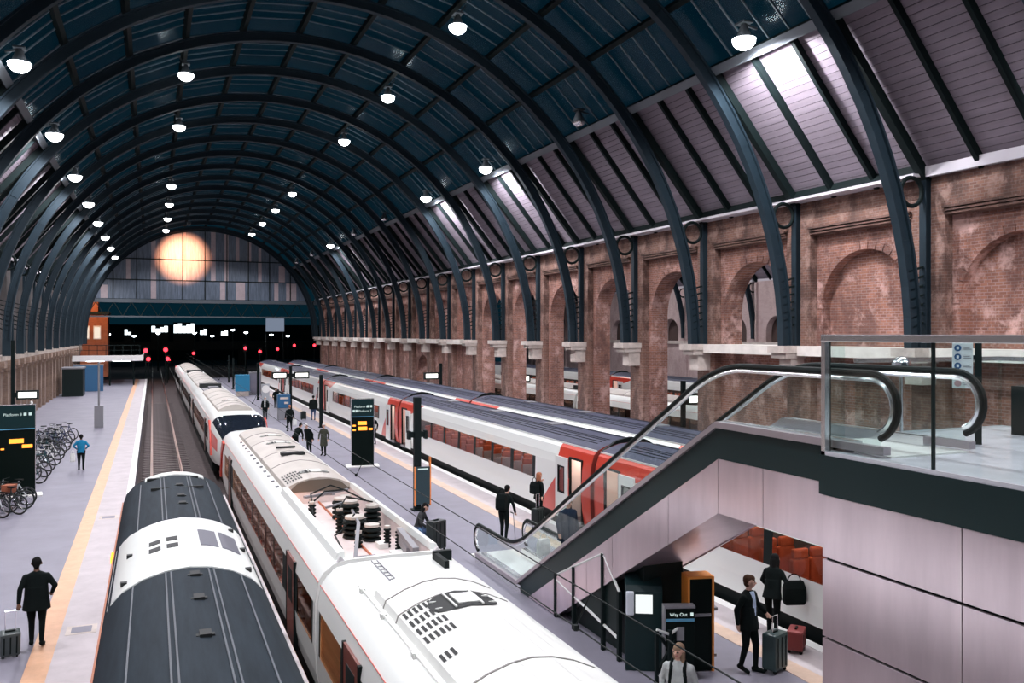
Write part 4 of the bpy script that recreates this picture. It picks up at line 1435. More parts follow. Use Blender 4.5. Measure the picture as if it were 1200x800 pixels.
for s in (-1, 1):
    if s < 0:
        MB().bar((-1.31, 0, 2.21), (-1.31, LA, 2.21), 0.03, 0.03).build('cantrail_strip', mat('orange_cantrail', (0.4, 0.12, 0.05), 0.6), ca)
    else:
        MB().bar((1.31, 0, 2.22), (1.31, LA, 2.22), 0.09, 0.03).build('cantrail_strip', mat('dirty_white_strip', (0.55, 0.5, 0.5), 0.7, 0, 0.6, 2.0), ca)
        MB().bar((1.37, 0, 2.16), (1.37, LA, 2.16), 0.03, 0.03).build('cantrail_strip', mat('orange_cantrail', (0.4, 0.12, 0.05), 0.6), ca)
MB().box(-1.36, -1.31, 26.5, 27.0, 2.14, 2.24).build('marker_lamp', emis('amber_marker', (1.0, 0.35, 0.03), 3.0), ca)
# ================================================================== LAMPS
HOUS = mat('lamp_housing', (0.05, 0.06, 0.07), 0.5, 0.3)
house_me = MB().tube([(0, 0, 0.02), (0, 0, 0.2), (0, 0, 0.5), (0, 0, 0.62)], [0.3, 0.24, 0.12, 0.08], 14).mesh('housing', HOUS, smooth=True)
lens_me = MB().dome((0, 0, 0.06), 0.4, -1, 14, 5, 0, 0.9).mesh('lens', LENS, smooth=True)
off_me = MB().dome((0, 0, 0.04), 0.3, -1, 14, 5, 0, 0.75).mesh('lens', CHROME, smooth=True)
rows = [('right-hand eaves', 18.45, 16.3, 1, -0.7, 11), ('right of the roof crown', 12.45, 19.95, 1, -0.7, 11), ('left of the roof crown', 1.6, 19.95, -1, -0.7, 11), ('left-hand eaves', -4.5, 16.25, -1, -0.7, 11)]
for rn, X, Z, s, ys_, n in rows:
    for i in range(n):
        Y = ys_ + 12.2 * i
        if Y > 132 or ('crown' in rn and i == 6):
            continue
        dead = rn == 'right-hand eaves' and i in (3, 6, 7, 9, 10)
        lb = '%s unlit flood lamp with a chrome bowl below the right-hand eaves purlin' % {3: 'nearest', 6: 'second', 7: 'third', 9: 'fourth', 10: 'fifth'}[i] if dead else '%s lit flood lamp of the row %s, from the camera' % (ORD[i - (2 if rn[:7] == 'right-h' else 3)] if i > 2 or (i > 1 and rn[:7] == 'right-h') else ['overhead', 'foremost', 'forward'][i], rn)
        t = thing('flood_lamp', lb, 'lamp', (X, Y, Z), group='flood lamps hung from the roof')
        inst('housing', house_me, t)
        inst('lens', off_me if dead else lens_me, t)
        a = math.atan2(Z - CZ, X - CX)
        rx, rz = CX + (RR - 0.2) * math.cos(a) - X, CZ + (RR - 0.2) * math.sin(a) - Z
        MB().bar((0, 0, 0.55), (rx, 0, rz), 0.07, 0.07, up=(0, 1, 0)).bar((-0.2, 0, 0.6), (0.2, 0, 0.6), 0.5, 0.06).build('bracket', HOUS, t)
        if not dead:
            eav = 'eaves' in rn
            spot('flood_light', (0, 0, -0.36), LAMP_W, parent=t, aim=((0.5 if eav else -0.12) * s, 0, -1), cone=165 if eav else 150)
# lamps of the neighbouring shed
for xi, X in enumerate((33.0, 46.0)):
    for i, Y in enumerate((32.0, 50.0, 68.0, 86.0)):
        t = thing('flood_lamp', '%s flood lamp of the %s row in the neighbouring shed' % (ORD[i], ('near', 'far')[xi]), 'lamp', (X, Y, 18.5), group='flood lamps of the neighbouring shed')
        inst('housing', house_me, t)
        inst('lens', lens_me, t)
        MB().bar((0, 0, 0.5), (0, 0, 2.3), 0.06, 0.06).build('bracket', HOUS, t)
        spot('flood_light', (0, 0, -0.3), LAMP2_W, parent=t)
# added spot in an invented housing, put up to make the gable's round glow
t = thing('added_gable_spot', 'added spot lamp under the roof making the warm round gable glow', 'lamp', (4.1, 112.1, 20.0))
MB().cyl((0, -0.3, 0), 0.22, 0.7, 12, 0, (0, 1, -0.16)).bar((0, 0, 0.1), (0, 0, 1.1), 0.08, 0.08).build('housing', HOUS, t)
spot('added_glow_light', (0, 0.7, -0.15), 75000, (1.0, 0.38, 0.2), cone=23, blend=0.8, radius=0.1, aim=(0, 20.2, -2.5), parent=t)

# ================================================================== WIRES
t = thing('overhead_wire', 'overhead contact wire and its catenary above the white electric train', 'wire', (4.1, 0, 0))
MB().tube([(0.15, -10, 3.66), (0.15, 130, 3.66)], 0.008, 5).build('catenary_wire', BLACK, t)
MB().tube([(0.0, -10, 3.32), (0.0, 130, 3.32)], 0.008, 5).build('contact_wire', BLACK, t)
for y in [8.0 + 10.5 * i for i in range(11)]:
    MB().tube([(0.15, y, 3.66), (0.0, y + 0.05, 3.32)], 0.009, 5).cyl((-0.02, y, 3.3), 0.03, 0.06, 6).build('dropper', BLACK, t)


# ================================================================== SIGNS
def totem(label, loc, wd, h, lines, leds, rz=0.0, base=True):
    t = thing('platform_totem', label, 'sign', loc, rz, group='black platform totems')
    MB().box(-wd / 2, wd / 2, -0.11, 0.11, 0.04, h).build('body', SIGNBLACK, t, bevel=0.01)
    MB().box(-wd / 2 - 0.025, -wd / 2, -0.12, 0.12, 0.04, h + 0.02).box(wd / 2, wd / 2 + 0.025, -0.12, 0.12, 0.04, h + 0.02).box(-wd / 2, wd / 2, -0.12, 0.12, h, h + 0.02).build('edge_frame', STEELB, t)
    MB().box(-wd / 2 + 0.01, wd / 2 - 0.01, -0.125, -0.1, h * 0.74, h - 0.02).build('header_panel', SIGNTOP, t)
    MB().box(-wd / 2 + 0.01, wd / 2 - 0.01, -0.13, -0.1, h * 0.735, h * 0.745).build('blue_rule', SIGNBLUE, t)
    for (x, z, body, sq) in lines:
        text(body, 0.15, LETTER, t, (x * wd, -0.13, z * h))
        for sx in sq:
            MB().box(sx * wd - 0.05, sx * wd + 0.05, -0.135, -0.12, z * h, z * h + 0.11).build('pictogram', LETTER, t)
    for (x, z, lw, lh) in leds:
        MB().box(x * wd - lw / 2, x * wd + lw / 2, -0.125, -0.108, z * h - lh / 2, z * h + lh / 2).build('departure_display', LED, t)
    if base:
        MB().box(-wd / 2 - 0.25, wd / 2 + 0.25, -0.4, 0.4, 0.0, 0.06).build('base_plate', COPE, t, bevel=0.01)
    return t


totem('black departures totem with amber displays on the island platform beside the train', (9.35, 41.0, 0), 1.06, 3.25,
      [(-0.38, 0.875, 'Platform 6', (0.24, 0.38)), (-0.2, 0.81, 'Platform 7', (-0.4, -0.28))], [(-0.02, 0.645, 0.42, 0.17), (0.0, 0.565, 0.42, 0.17), (-0.38, 0.61, 0.14, 0.07), (-0.38, 0.545, 0.14, 0.07), (0.36, 0.555, 0.18, 0.09)], rz=-0.12)
totem('black departures totem with amber displays rising behind the parked bicycles', (-4.92, 38.6, 0), 1.24, 3.6,
      [(-0.38, 0.885, 'Platform 8', (0.22, 0.36))], [(-0.02, 0.61, 0.5, 0.17), (0.28, 0.55, 0.36, 0.13), (-0.4, 0.53, 0.12, 0.06)], rz=0.13)
totem('black totem with amber displays seen through the arcade in the neighbouring shed', (25.6, 47.6, 0), 1.06, 3.25,
      [(-0.38, 0.875, 'Platform 4', (0.24, 0.38)), (-0.2, 0.81, 'Platform 5', (-0.4, -0.28))], [(-0.3, 0.62, 0.22, 0.35), (0.25, 0.66, 0.38, 0.15), (0.05, 0.545, 0.42, 0.17), (-0.15, 0.6, 0.3, 0.12)], rz=-0.5)


def pole(label, loc, h, w_=0.2, cross=None, board=None):
    t = thing('platform_pole', label, 'pole', loc, group='dark green platform poles')
    MB().box(-w_ / 2, w_ / 2, -w_ / 2, w_ / 2, 0, h).box(-w_ * 0.8, w_ * 0.8, -w_ * 0.8, w_ * 0.8, 0, 0.06).build('shaft', IRON, t, bevel=0.01)
    if cross:
        MB().box(-0.34, 0.34, -0.07, 0.07, cross - 0.1, cross + 0.1).box(-0.36, -0.26, -0.12, 0.12, cross - 0.16, cross + 0.14).box(0.26, 0.36, -0.12, 0.12, cross - 0.16, cross + 0.14).build('clamp', IRON, t)
    if board:
        MB().box(-0.12, 0.4, -0.26, -0.13, 0.25, 1.6).build('notice_board', mat('board_slate', (0.02, 0.045, 0.055), 0.3), t)
        MB().box(0.4, 0.44, -0.27, -0.12, 0.2, 1.95).box(-0.15, -0.12, -0.27, -0.12, 0.2, 1.6).build('board_frame', mat('orange_frame', (0.8, 0.25, 0.06), 0.5), t)
        MB().box(-0.05, 0.33, -0.265, -0.255, 1.5, 1.55).build('board_title', LETTER, t)
    return t


pole('dark green pole with orange-framed notice board on the island platform', (8.85, 30.0, 0), 4.1, 0.24, 2.75, True)
pole('dark green pole behind the two stooping travellers', (10.6, 59.0, 0), 3.6, 0.22)
pole('dark pole farther along the island platform beside the blue vending machine', (9.4, 86.0, 0), 3.6, 0.22)
pole('thin dark pole near the far end of the island platform', (8.6, 104.0, 0), 3.6, 0.2)
pole('farthest dark pole at the end of the island platform', (9.2, 118.0, 0), 3.6, 0.2)


def lit_arm(label, loc, arms, h, z):
    t = thing('illuminated_sign', label, 'sign', loc, group='illuminated box signs')
    MB().box(-0.1, 0.1, -0.1, 0.1, 0, h).build('post', IRON, t)
    for x in arms:
        b = MB().box(x - 0.62, x + 0.62, -0.14, 0.14, z - 0.28, z + 0.28).build('sign_box', DARK, t)
        MB().box(x - 0.5, x + 0.5, -0.16, -0.13, z - 0.17, z + 0.17).build('lit_face', WHITE_E, b)
    MB().bar((min(arms + (0,)), 0, z), (max(arms + (0,)), 0, z), 0.08, 0.3).build('arm', IRON, t)
    return t


lit_arm('dark post with two glowing white box signs above the island platform', (10.6, 73.0, 0), (-0.9, 0.9), 3.7, 2.95)
lit_arm('post with one glowing white box sign in front of the left pilasters', (-8.0, 61.0, 0), (0.8,), 6.0, 2.6)
lit_arm('post with a glowing white box sign beside a brick pier of the arcade', (25.2, 60.0, 0), (0.8,), 4.0, 3.0)
lit_arm('post with a glowing white box sign through the farther arches', (21.6, 66.5, 0), (-0.8,), 4.0, 3.0)
lit_arm('post with a glowing white box sign behind the third arch', (25.0, 37.0, 0), (0.8,), 4.0, 3.05)

t = thing('bollard_post', 'slim grey post with a broad box foot on the left platform', 'post', (-3.4, 65.0, 0))
MB().box(-0.28, 0.28, -0.2, 0.2, 0, 1.5).build('foot_box', GREY, t, bevel=0.02)
MB().cyl((0, 0, 1.5), 0.07, 3.0, 10).build('shaft', GREY, t)

# sign with round pictograms and its pole on the landing
t = thing('pictogram_sign', 'white safety sign with a column of round pictograms on the landing', 'sign', (10.55, 8.7, 4.85), -0.88)
MB().box(-0.13, 0.13, -0.02, 0.02, 0.78, 1.42).build('panel', mat('sign_white', (0.75, 0.82, 0.84), 0.4), t, bevel=0.008)
for i in range(5):
    z = 1.35 - i * 0.125
    d = MB().cyl((-0.06, -0.02, z), 0.045, 0.012, 16, 0, (0, -1, 0)).build('pictogram', mat('sign_blue', (0.02, 0.1, 0.25), 0.4) if i < 3 else mat('sign_pinkgrey', (0.5, 0.3, 0.33), 0.4), t)
    if i < 3:
        MB().box(-0.075, -0.045, -0.04, -0.03, z - 0.02, z + 0.02).build('pictogram_mark', mat('sign_white', (0.75, 0.82, 0.84), 0.4), d)
    MB().box(0.01, 0.11, -0.025, -0.019, z - 0.02, z - 0.012).box(0.01, 0.09, -0.025, -0.019, z + 0.004, z + 0.012).build('fine_print', GREY, t)
MB().box(0.15, 0.24, -0.03, 0.05, 0, 1.5).build('pole', DARK, t)
MB().box(-0.13, 0.24, 0.0, 0.03, 1.2, 1.25).build('mounting_arm', DARK, t)
t = thing('camera_dome', 'silver camera dome on a slim stalk by the escalator top', 'camera', (10.2, 9.45, 4.85))
MB().tube([(0, 0, 0), (0, 0, 1.0)], 0.025, 8).cyl((0, 0, 0), 0.09, 0.03, 12).build('stalk', CHROME, t)
MB().dome((0, 0, 1.08), 0.14, 1, 14, 5).dome((0, 0, 1.08), 0.12, -1, 14, 5).build('dome', CHROME, t, smooth=True)

# ================================================================== UNDER THE ESCALATOR
RAILW = mat('pale_handrail', (0.75, 0.78, 0.76), 0.35, 0.3)
t = thing('guard_railing', 'dark guard railing with pale rails filling the gap under the escalator', 'railing', (8.42, 0, 0))
MB().tube([(0, 17.5, 0.95), (0, 15.3, 1.95), (0, 14.65, 1.35)], 0.03, 6).build('top_rail', RAILW, t)
MB().tube([(0, 17.5, 0.85), (0, 14.65, 0.42)], 0.03, 6).build('bottom_rail', RAILW, t)
for y, z0, z1 in ((17.5, 0, 0.97), (16.6, 0.0, 1.35), (15.3, 0.0, 1.95), (14.65, 0, 1.36)):
    MB().box(-0.04, 0.04, y - 0.04, y + 0.04, z0, z1).build('post', IRON, t)
MB().prism_x([(17.45, 0.8), (15.3, 1.9), (14.68, 1.3), (14.68, 0.5)], 0.03, 0.045).build('dark_infill', DARK, t)
t = thing('ticket_barrier_rail', 'low dark barrier with a pale rail beside the help terminal', 'railing', (8.45, 13.35, 0))
MB().tube([(0.0, 0, 1.02), (0.25, -0.05, 0.92), (0.62, 0.1, 1.0)], 0.028, 6).build('top_rail', RAILW, t)
MB().tube([(0.0, 0, 0.2), (0.25, -0.05, 0.12), (0.62, 0.1, 0.2)], 0.028, 6).build('bottom_rail', RAILW, t)
for x, y in ((0, 0), (0.25, -0.05), (0.62, 0.1)):
    MB().box(x - 0.03, x + 0.03, y - 0.03, y + 0.03, 0, 1.0).build('post', IRON, t)
MB().bar((0.02, 0, 0.25), (0.6, 0.1, 0.95), 0.05, 0.05).bar((0.02, 0, 0.95), (0.6, 0.1, 0.25), 0.05, 0.05).build('cross_brace', IRON, t)
t = thing('help_terminal', 'dark terminal with a glowing white screen under the escalator', 'terminal', (8.72, 14.25, 0), -0.5)
MB().box(-0.35, 0.35, -0.25, 0.25, 0, 1.5).prism_x([(-0.25, 1.5), (0.25, 1.5), (0.25, 1.75), (-0.15, 1.6)], -0.35, 0.35).build('cabinet', BAND, t, bevel=0.01)
MB().box(-0.16, 0.16, -0.28, -0.25, 1.1, 1.45).build('screen', emis('screen_white', (0.9, 0.95, 0.95), 1.0), t)
MB().box(-0.34, -0.19, -0.37, -0.25, 1.08, 1.52).build('side_box', mat('pale_plastic', (0.6, 0.65, 0.72), 0.4), t, bevel=0.03)
t = thing('way_out_board', 'short black way-out board beside the orange-edged kiosk', 'sign', (9.0, 13.45, 0), -0.35)
MB().box(-0.27, 0.27, -0.09, 0.09, 0, 1.36).build('body', SIGNBLACK, t, bevel=0.01)
MB().box(-0.28, 0.28, -0.1, 0.1, 1.34, 1.38).box(-0.3, -0.27, -0.1, 0.1, 0, 1.38).build('edge_frame', GREY, t)
text('Way Out', 0.085, LETTER, t, (-0.2, -0.1, 1.2))
MB().box(0.19, 0.24, -0.105, -0.09, 1.2, 1.26).build('pictogram', LETTER, t)
MB().box(-0.26, 0.26, -0.1, -0.09, 1.1, 1.15).build('blue_rule', SIGNBLUE, t)
MB().box(-0.07, 0.07, -0.105, -0.09, 0.75, 1.0).build('notice', GREY, t)
MB().box(-0.06, 0.06, -0.105, -0.09, 0.5, 0.64).build('orange_label', mat('label_orange', (0.7, 0.25, 0.04), 0.5), t)
t = thing('information_kiosk', 'tall black kiosk with orange edges on the platform under the escalator', 'kiosk', (9.62, 13.75, 0), -0.25)
MB().box(-0.22, 0.22, -0.16, 0.16, 0.03, 1.78).build('body', SIGNBLACK, t)
MB().box(0.22, 0.26, -0.18, 0.18, 0, 1.8).box(-0.26, -0.22, -0.18, 0.18, 0, 1.8).box(-0.22, 0.22, -0.18, 0.18, 1.76, 1.81).build('orange_edge', mat('kiosk_orange', (0.75, 0.26, 0.04), 0.45), t)
MB().box(-0.15, 0.2, -0.19, -0.16, 1.05, 1.1).box(0.26, 0.36, -0.1, 0.1, 1.12, 1.18).box(0.26, 0.34, -0.1, 0.1, 0.25, 0.3).build('ledge', GREY, t)
t = thing('round_litter_bin', 'round-topped dark bin standing behind the orange-edged kiosk', 'bin', (9.55, 14.75, 0))
MB().cyl((0, 0, 0), 0.3, 1.35, 20).build('drum', DARK, t, smooth=True)
MB().cyl((0, 0, 1.35), 0.33, 0.07, 20).build('lid', mat('lid_blue_grey', (0.12, 0.14, 0.22), 0.4), t, smooth=True)

# machines on the island platform
t = thing('vending_machine', 'blue machine with white panels standing mid-platform', 'vending machine', (9.0, 65.5, 0))
MB().box(-0.45, 0.45, -0.35, 0.35, 0.9, 1.9).build('head', mat('machine_blue', (0.02, 0.1, 0.22), 0.4), t, bevel=0.03)
MB().box(-0.42, 0.42, -0.33, 0.33, 0, 0.9).build('cabinet', GREY, t, bevel=0.02)
MB().box(-0.3, 0.3, -0.37, -0.34, 1.55, 1.7).box(0.0, 0.3, -0.37, -0.34, 1.2, 1.35).build('front_panel', STONE, t)
t = thing('blue_kiosk', 'bright blue machine near the far end of the island platform', 'vending machine', (8.5, 92.0, 0))
MB().box(-0.7, 0.7, -0.4, 0.4, 0.5, 2.2).build('head', mat('machine_blue2', (0.03, 0.25, 0.45), 0.4), t, bevel=0.03)
MB().box(-0.6, 0.6, -0.35, 0.35, 0.0, 0.5).build('cabinet', STONE, t)
t = thing('grey_cabinet', 'grey cabinet standing just behind the bright blue machine', 'cabinet', (9.9, 93.5, 0))
MB().box(-0.6, 0.6, -0.4, 0.4, 0, 2.4).build('body', GREY, t, bevel=0.02)
MB().box(-0.5, 0.5, -0.42, -0.4, 0.2, 2.2).build('door', PAVE, t)
t = thing('round_notice', 'white round-faced notice on a stand near the island platform edge', 'sign', (8.1, 69.0, 0))
MB().box(-0.3, 0.3, -0.05, 0.05, 0, 2.5).build('panel', mat('notice_grey', (0.35, 0.37, 0.4), 0.5), t)
MB().cyl((0.02, -0.05, 2.1), 0.3, 0.03, 20, 0, (0, -1, 0)).build('disc', COPE, t)

# ================================================================== BICYCLES
TYRE = mat('tyre', (0.008, 0.012, 0.012), 0.8)
wheel_me = MB().ring((0, 0, 0), 0.33, 0.03, (1, 0, 0), 20, 6).mesh('wheel', TYRE, smooth=True)
rim_mb = MB().ring((0, 0, 0), 0.3, 0.01, (1, 0, 0), 24, 5)
for i in range(8):
    a = PI * i / 4
    rim_mb.tube([(0, 0, 0), (0, 0.3 * math.cos(a), 0.3 * math.sin(a))], 0.004, 4)
rim_mb.cyl((-0.04, 0, 0), 0.025, 0.08, 8, 0, (1, 0, 0))
rim_me = rim_mb.mesh('spokes', CHROME)
BCOL = [mat('bike_paint_%s' % n, c, 0.35) for n, c in (('black', (0.01, 0.015, 0.015)), ('silver', (0.5, 0.52, 0.55)), ('teal', (0.01, 0.06, 0.07)), ('red', (0.4, 0.04, 0.03)), ('white', (0.7, 0.7, 0.7)), ('navy', (0.015, 0.03, 0.09)))]
fr_mb = MB()
A, B_, Cc, D_ = (0, -0.52, 0.33), (0, -0.12, 0.3), (0, -0.22, 0.82), (0, 0.34, 0.8)
for p, q in ((A, B_), (A, Cc), (B_, Cc), (B_, D_), ((0, -0.2, 0.76), (0, 0.33, 0.78)), (D_, (0, 0.52, 0.33)), (D_, (0, 0.31, 0.98)), (Cc, (0, -0.24, 0.94))):
    fr_mb.tube([p, q], 0.024, 6)
fr_mes = [fr_mb.mesh('bike_frame', m) for m in BCOL]
hb_me = MB().tube([(-0.29, 0.2, 1.02), (-0.2, 0.28, 1.0), (0, 0.32, 0.99), (0.2, 0.28, 1.0), (0.29, 0.2, 1.02)], 0.014, 6).mesh('handlebar', BLACK)
sd_me = MB().loft([[(x * w_, y, 0.94 + z) for x, z in ((-1, 0), (1, 0), (1, 0.05), (-1, 0.05))] for y, w_ in ((-0.38, 0.08), (-0.25, 0.075), (-0.08, 0.025))]).mesh('saddle', BLACK)
ck_me = MB().ring((0.03, -0.12, 0.3), 0.09, 0.008, (1, 0, 0), 16, 4).tube([(0.03, -0.12, 0.3), (0.07, -0.05, 0.16)], 0.01, 5).tube([(-0.03, -0.12, 0.3), (-0.07, -0.19, 0.44)], 0.01, 5).mesh('crankset', CHROME)
bk_me = MB().prism_x([(0.36, 0.72), (0.68, 0.72), (0.74, 1.0), (0.33, 1.0)], -0.19, 0.19).mesh('basket', mat('wicker_orange', (0.4, 0.12, 0.06), 0.8, 0, 0.4, 20))
BN = ['black', 'silver', 'teal', 'red', 'white', 'navy']


def bike(label, x, y, rz, ci, basket=False):
    t = thing('bicycle', label, 'bicycle', (x, y, 0.0), rz, group='bicycles parked on the left platform')
    inst('bike_frame', fr_mes[ci], t)
    for yy in (-0.52, 0.52):
        w_ = inst('wheel', wheel_me, t, (0, yy, 0.352))
        inst('spokes', rim_me, w_)
    inst('handlebar', hb_me, t)
    inst('saddle', sd_me, t)
    inst('crankset', ck_me, t)
    if basket:
        inst('basket', bk_me, t)


rng = random.Random(3)
n = 0
spots = []
for i in range(6):
    spots.append((-5.25 + (i % 2) * 0.42, 34.6 + 0.4 * i))
for i in range(6):
    spots.append((-6.4 + (i % 2) * 0.5 + rng.uniform(-0.1, 0.1), 35.0 + 0.55 * i))
for i in range(30):
    spots.append((-5.75 + (i % 3) * 0.4 + rng.uniform(-0.1, 0.1), 40.4 + 0.62 * i))
for i, (x, y) in enumerate(spots):
    ci = rng.choice((0, 0, 1, 2, 0, 5, 4))
    bas = i in (2,)
    if bas:
        lb = 'bicycle with an orange-brown front basket at the near end of the rack'
    else:
        lb = '%s bicycle, %s from the camera among those parked on the platform' % (BN[ci], ORD[i] if i < len(ORD) else ['twenty-sixth', 'twenty-seventh', 'twenty-eighth', 'twenty-ninth', 'thirtieth', 'thirty-first', 'thirty-second', 'thirty-third', 'thirty-fourth', 'thirty-fifth', 'thirty-sixth', 'thirty-seventh', 'thirty-eighth', 'thirty-ninth', 'fortieth', 'forty-first', 'forty-second'][i - len(ORD)])
    bike(lb, x, y, rng.uniform(0.9, 1.5) + (PI if rng.random() < 0.4 else 0), ci, bas)
for i, y in enumerate((36.2, 41.5, 45.0, 49.0, 53.0, 57.0)):
    t = thing('cycle_stand', '%s steel hoop stand among the parked bicycles' % ORD[i], 'bicycle stand', (-5.4, y, 0), 1.1, group='cycle hoop stands')
    MB().tube([(0, -0.4, 0)] + [(0, -0.4 * math.cos(PI * j / 10), 0.5 + 0.35 * math.sin(PI * j / 10)) for j in range(11)] + [(0, 0.4, 0)], 0.025, 8).build('hoop', GREY, t, smooth=True)
    MB().box(-0.08, 0.08, -0.48, -0.32, 0, 0.012).box(-0.08, 0.08, 0.32, 0.48, 0, 0.012).build('foot_plate', GREY, t)

# ================================================================== LUGGAGE
def suitcase(label, loc, rz, m, wd=0.42, dp=0.26, h=0.6, handle=1.02, tilt=0.0, cat='suitcase'):
    t = thing('suitcase', label, cat, loc, rz)
    t.rotation_euler = (tilt, 0, rz)
    b = MB().box(-wd / 2, wd / 2, -dp / 2, dp / 2, 0.06, h).build('case', m, t, bevel=0.045, smooth=False)
    for x in (-0.3, 0, 0.3):
        MB().box(x * wd - 0.012, x * wd + 0.012, -dp / 2 - 0.008, dp / 2 + 0.008, 0.12, h - 0.06).build('case_rib', BLACK, b)
    for x in (-1, 1):
        for y in (-1, 1):
            MB().cyl((x * (wd / 2 - 0.06) - 0.012, y * (dp / 2 - 0.05), 0.035), 0.035, 0.025, 12, 0, (1, 0, 0)).build('wheel', BLACK, t)
    if handle:
        MB().tube([(-0.09, 0, h - 0.02), (-0.09, 0, handle), (0.09, 0, handle), (0.09, 0, h - 0.02)], 0.012, 6).build('pull_handle', CHROME, t)
    MB().box(-0.08, 0.08, -0.02, 0.02, h, h + 0.03).build('grip', BLACK, t)
    return t


CASEBLK = mat('case_black', (0.008, 0.014, 0.014), 0.4)
CASEGRN = mat('case_green_grey', (0.03, 0.06, 0.06), 0.35)
CASERED = mat('case_dark_red', (0.2, 0.03, 0.03), 0.6)
suitcase('small black wheeled case trailing behind the man in the black coat', (-2.62, 19.55, 0), 0.2, mat('case_grey_top', (0.05, 0.065, 0.065), 0.4), 0.36, 0.24, 0.55, 1.0, tilt=0.25)
suitcase('dark green-grey wheeled case beside the man in the suit', (10.9, 13.08, 0), 0.35, CASEGRN, 0.46, 0.3, 0.74, 1.05)
suitcase('black wheeled case pulled by the red-haired woman near the open doors', (11.72, 25.75, 0), 0.5, CASEBLK, 0.42, 0.26, 0.66, 1.12)
suitcase('dark red soft bag on wheels at the platform edge under the escalator', (12.0, 13.75, 0), 0.7, CASERED, 0.5, 0.32, 0.45, 0)
suitcase('large black case next to the seated traveller by the white train', (7.72, 24.2, 0), 0.5, CASEBLK, 0.55, 0.34, 0.9, 0)
suitcase('small black case beside the broad traveller in the dark coat', (10.35, 64.9, 0), 0.1, CASEBLK, 0.4, 0.25, 0.62, 0.95)

# ================================================================== FAR END
BR3 = brick_mat('orange_brick', (0.42, 0.13, 0.06), (0.34, 0.1, 0.05), (0.3, 0.16, 0.1), (0.16, 0.05, 0.03), 0.5)
t = thing('brick_signal_building', 'small orange brick building with white windows beyond the left platform', 'building', (-10.5, 141, 0))
MB().box(-3, 4.3, 0, 6, 0, 9.3).build('walls', BR3, t)
MB().box(-3.2, 4.5, -0.2, 6.2, 9.3, 9.7).build('roof', DARK, t)
MB().box(-1.0, 3.0, 0.5, 4.0, 9.7, 11.6).build('upper_storey', BR3, t)
for x in (-0.6, 0.9, 2.4):
    f = MB().box(x, x + 1.0, -0.08, 0.02, 5.6, 7.6).build('window', COPE, t)
    MB().box(x + 0.12, x + 0.88, -0.1, -0.06, 5.75, 7.4).build('pane', emis('warm_window', (1.0, 0.85, 0.7), 0.9), f)
spot('building_light', (2, -5, 13), 2500, (1.0, 0.5, 0.25), parent=t, aim=(0, 1, -0.6), cone=120)
t = thing('platform_canopy', 'low white-edged canopy over the far end of the left platform', 'canopy', (-5.1, 116, 0))
MB().box(-4.0, 3.9, 0, 14, 3.05, 3.3).build('soffit', COPE, t)
MB().box(-4.05, 3.95, -0.1, 0.0, 3.05, 3.75).box(3.9, 3.98, 0, 14, 3.05, 3.75).build('fascia', COPE, t)
for x in (-3.2, 0.2, 2.9):
    MB().cyl((x, 1.0, 0), 0.1, 3.05, 10).build('column', IRON, t)
for i in range(2):
    MB().box(-2.5 + 3 * i, -0.5 + 3 * i, 2, 2.3, 2.95, 3.04).build('lamp', emis('canopy_lamp', (0.85, 0.93, 1.0), 12), t)
rl = MB()
for i in range(9):
    rl.box(-4.0 + i * 0.95 - 0.03, -4.0 + i * 0.95 + 0.03, 0.3, 0.36, 3.75, 5.0)
rl.box(-4.0, 3.7, 0.3, 0.36, 4.95, 5.02).box(-4.0, 3.7, 0.3, 0.36, 4.35, 4.4)
rl.build('roof_railing', DARK, t)
t = thing('blue_hoarding', 'blue hoarding under the far canopy by the left wall', 'hoarding', (-6.6, 106, 0))
MB().box(-1.5, 1.5, -0.1, 0.1, 0, 2.9).build('panel', mat('hoarding_blue', (0.03, 0.12, 0.25), 0.5), t)
MB().box(-1.55, 1.55, -0.12, 0.12, 2.9, 3.0).build('capping', STONE, t)
t = thing('dark_cabin', 'dark cabin between the left wall and the blue hoarding', 'cabin', (-7.6, 98, 0))
MB().box(-0.9, 1.0, 0, 3, 0, 2.8).build('walls', DARK, t)
MB().box(-1.0, 1.1, -0.1, 3.1, 2.8, 2.95).build('roof', GREY, t)
t = thing('overline_bridge', 'dark bridge with a strip of bright windows crossing beyond the shed', 'bridge', (20, 215, 0))
MB().box(-80, 80, 0, 4, 2.6, 4.6).build('deck', DARK, t)
for x in (-60, -30, 0, 30, 60):
    MB().box(x - 1, x + 1, 0.5, 3.5, -1.1, 2.6).build('bridge_pier', DARK, t)
for i, (x, wd, z0, z1) in enumerate(((-20.3, 3.6, 6.8, 8.2), (-15.5, 4.6, 6.6, 8.8), (-9.7, 1.6, 6.2, 7.8), (-26.0, 1.4, 6.2, 7.4), (-5.0, 1.6, 6, 7.2))):
    cabin = MB().box(x - 0.1, x + wd + 0.1, 0.6, 1.4, 4.6, z1 + 0.3).build('signal_cabin', DARK, t)
    nn = max(1, round(wd / 0.9))
    for q in range(nn):
        zz = z1 - 0.3 * ((q * 5 + i) % 3)
        MB().box(x + wd * q / nn + 0.06, x + wd * (q + 1) / nn - 0.06, 0.5, 0.62, z0, zz).build('lit_window', emis('bridge_window', (0.85, 0.95, 1.0), 2.5), cabin)
lamps = [(-28.5, 190, 16.5), (-25, 190, 15.3), (-21.5, 190, 14.7), (-16.4, 190, 14.0), (-13.2, 190, 14.2), (-8.5, 190, 13.8), (-4, 190, 14.4), (3, 190, 14.5), (6.5, 190, 13.8), (10.6, 190, 15.2), (13.3, 190, 14.6), (18.5, 190, 14.1), (22, 190, 13.8), (-19.5, 175, 7.6), (60, 190, 17)]
lm_e = emis('yard_lamp', (0.85, 0.93, 1.0), 12.0)
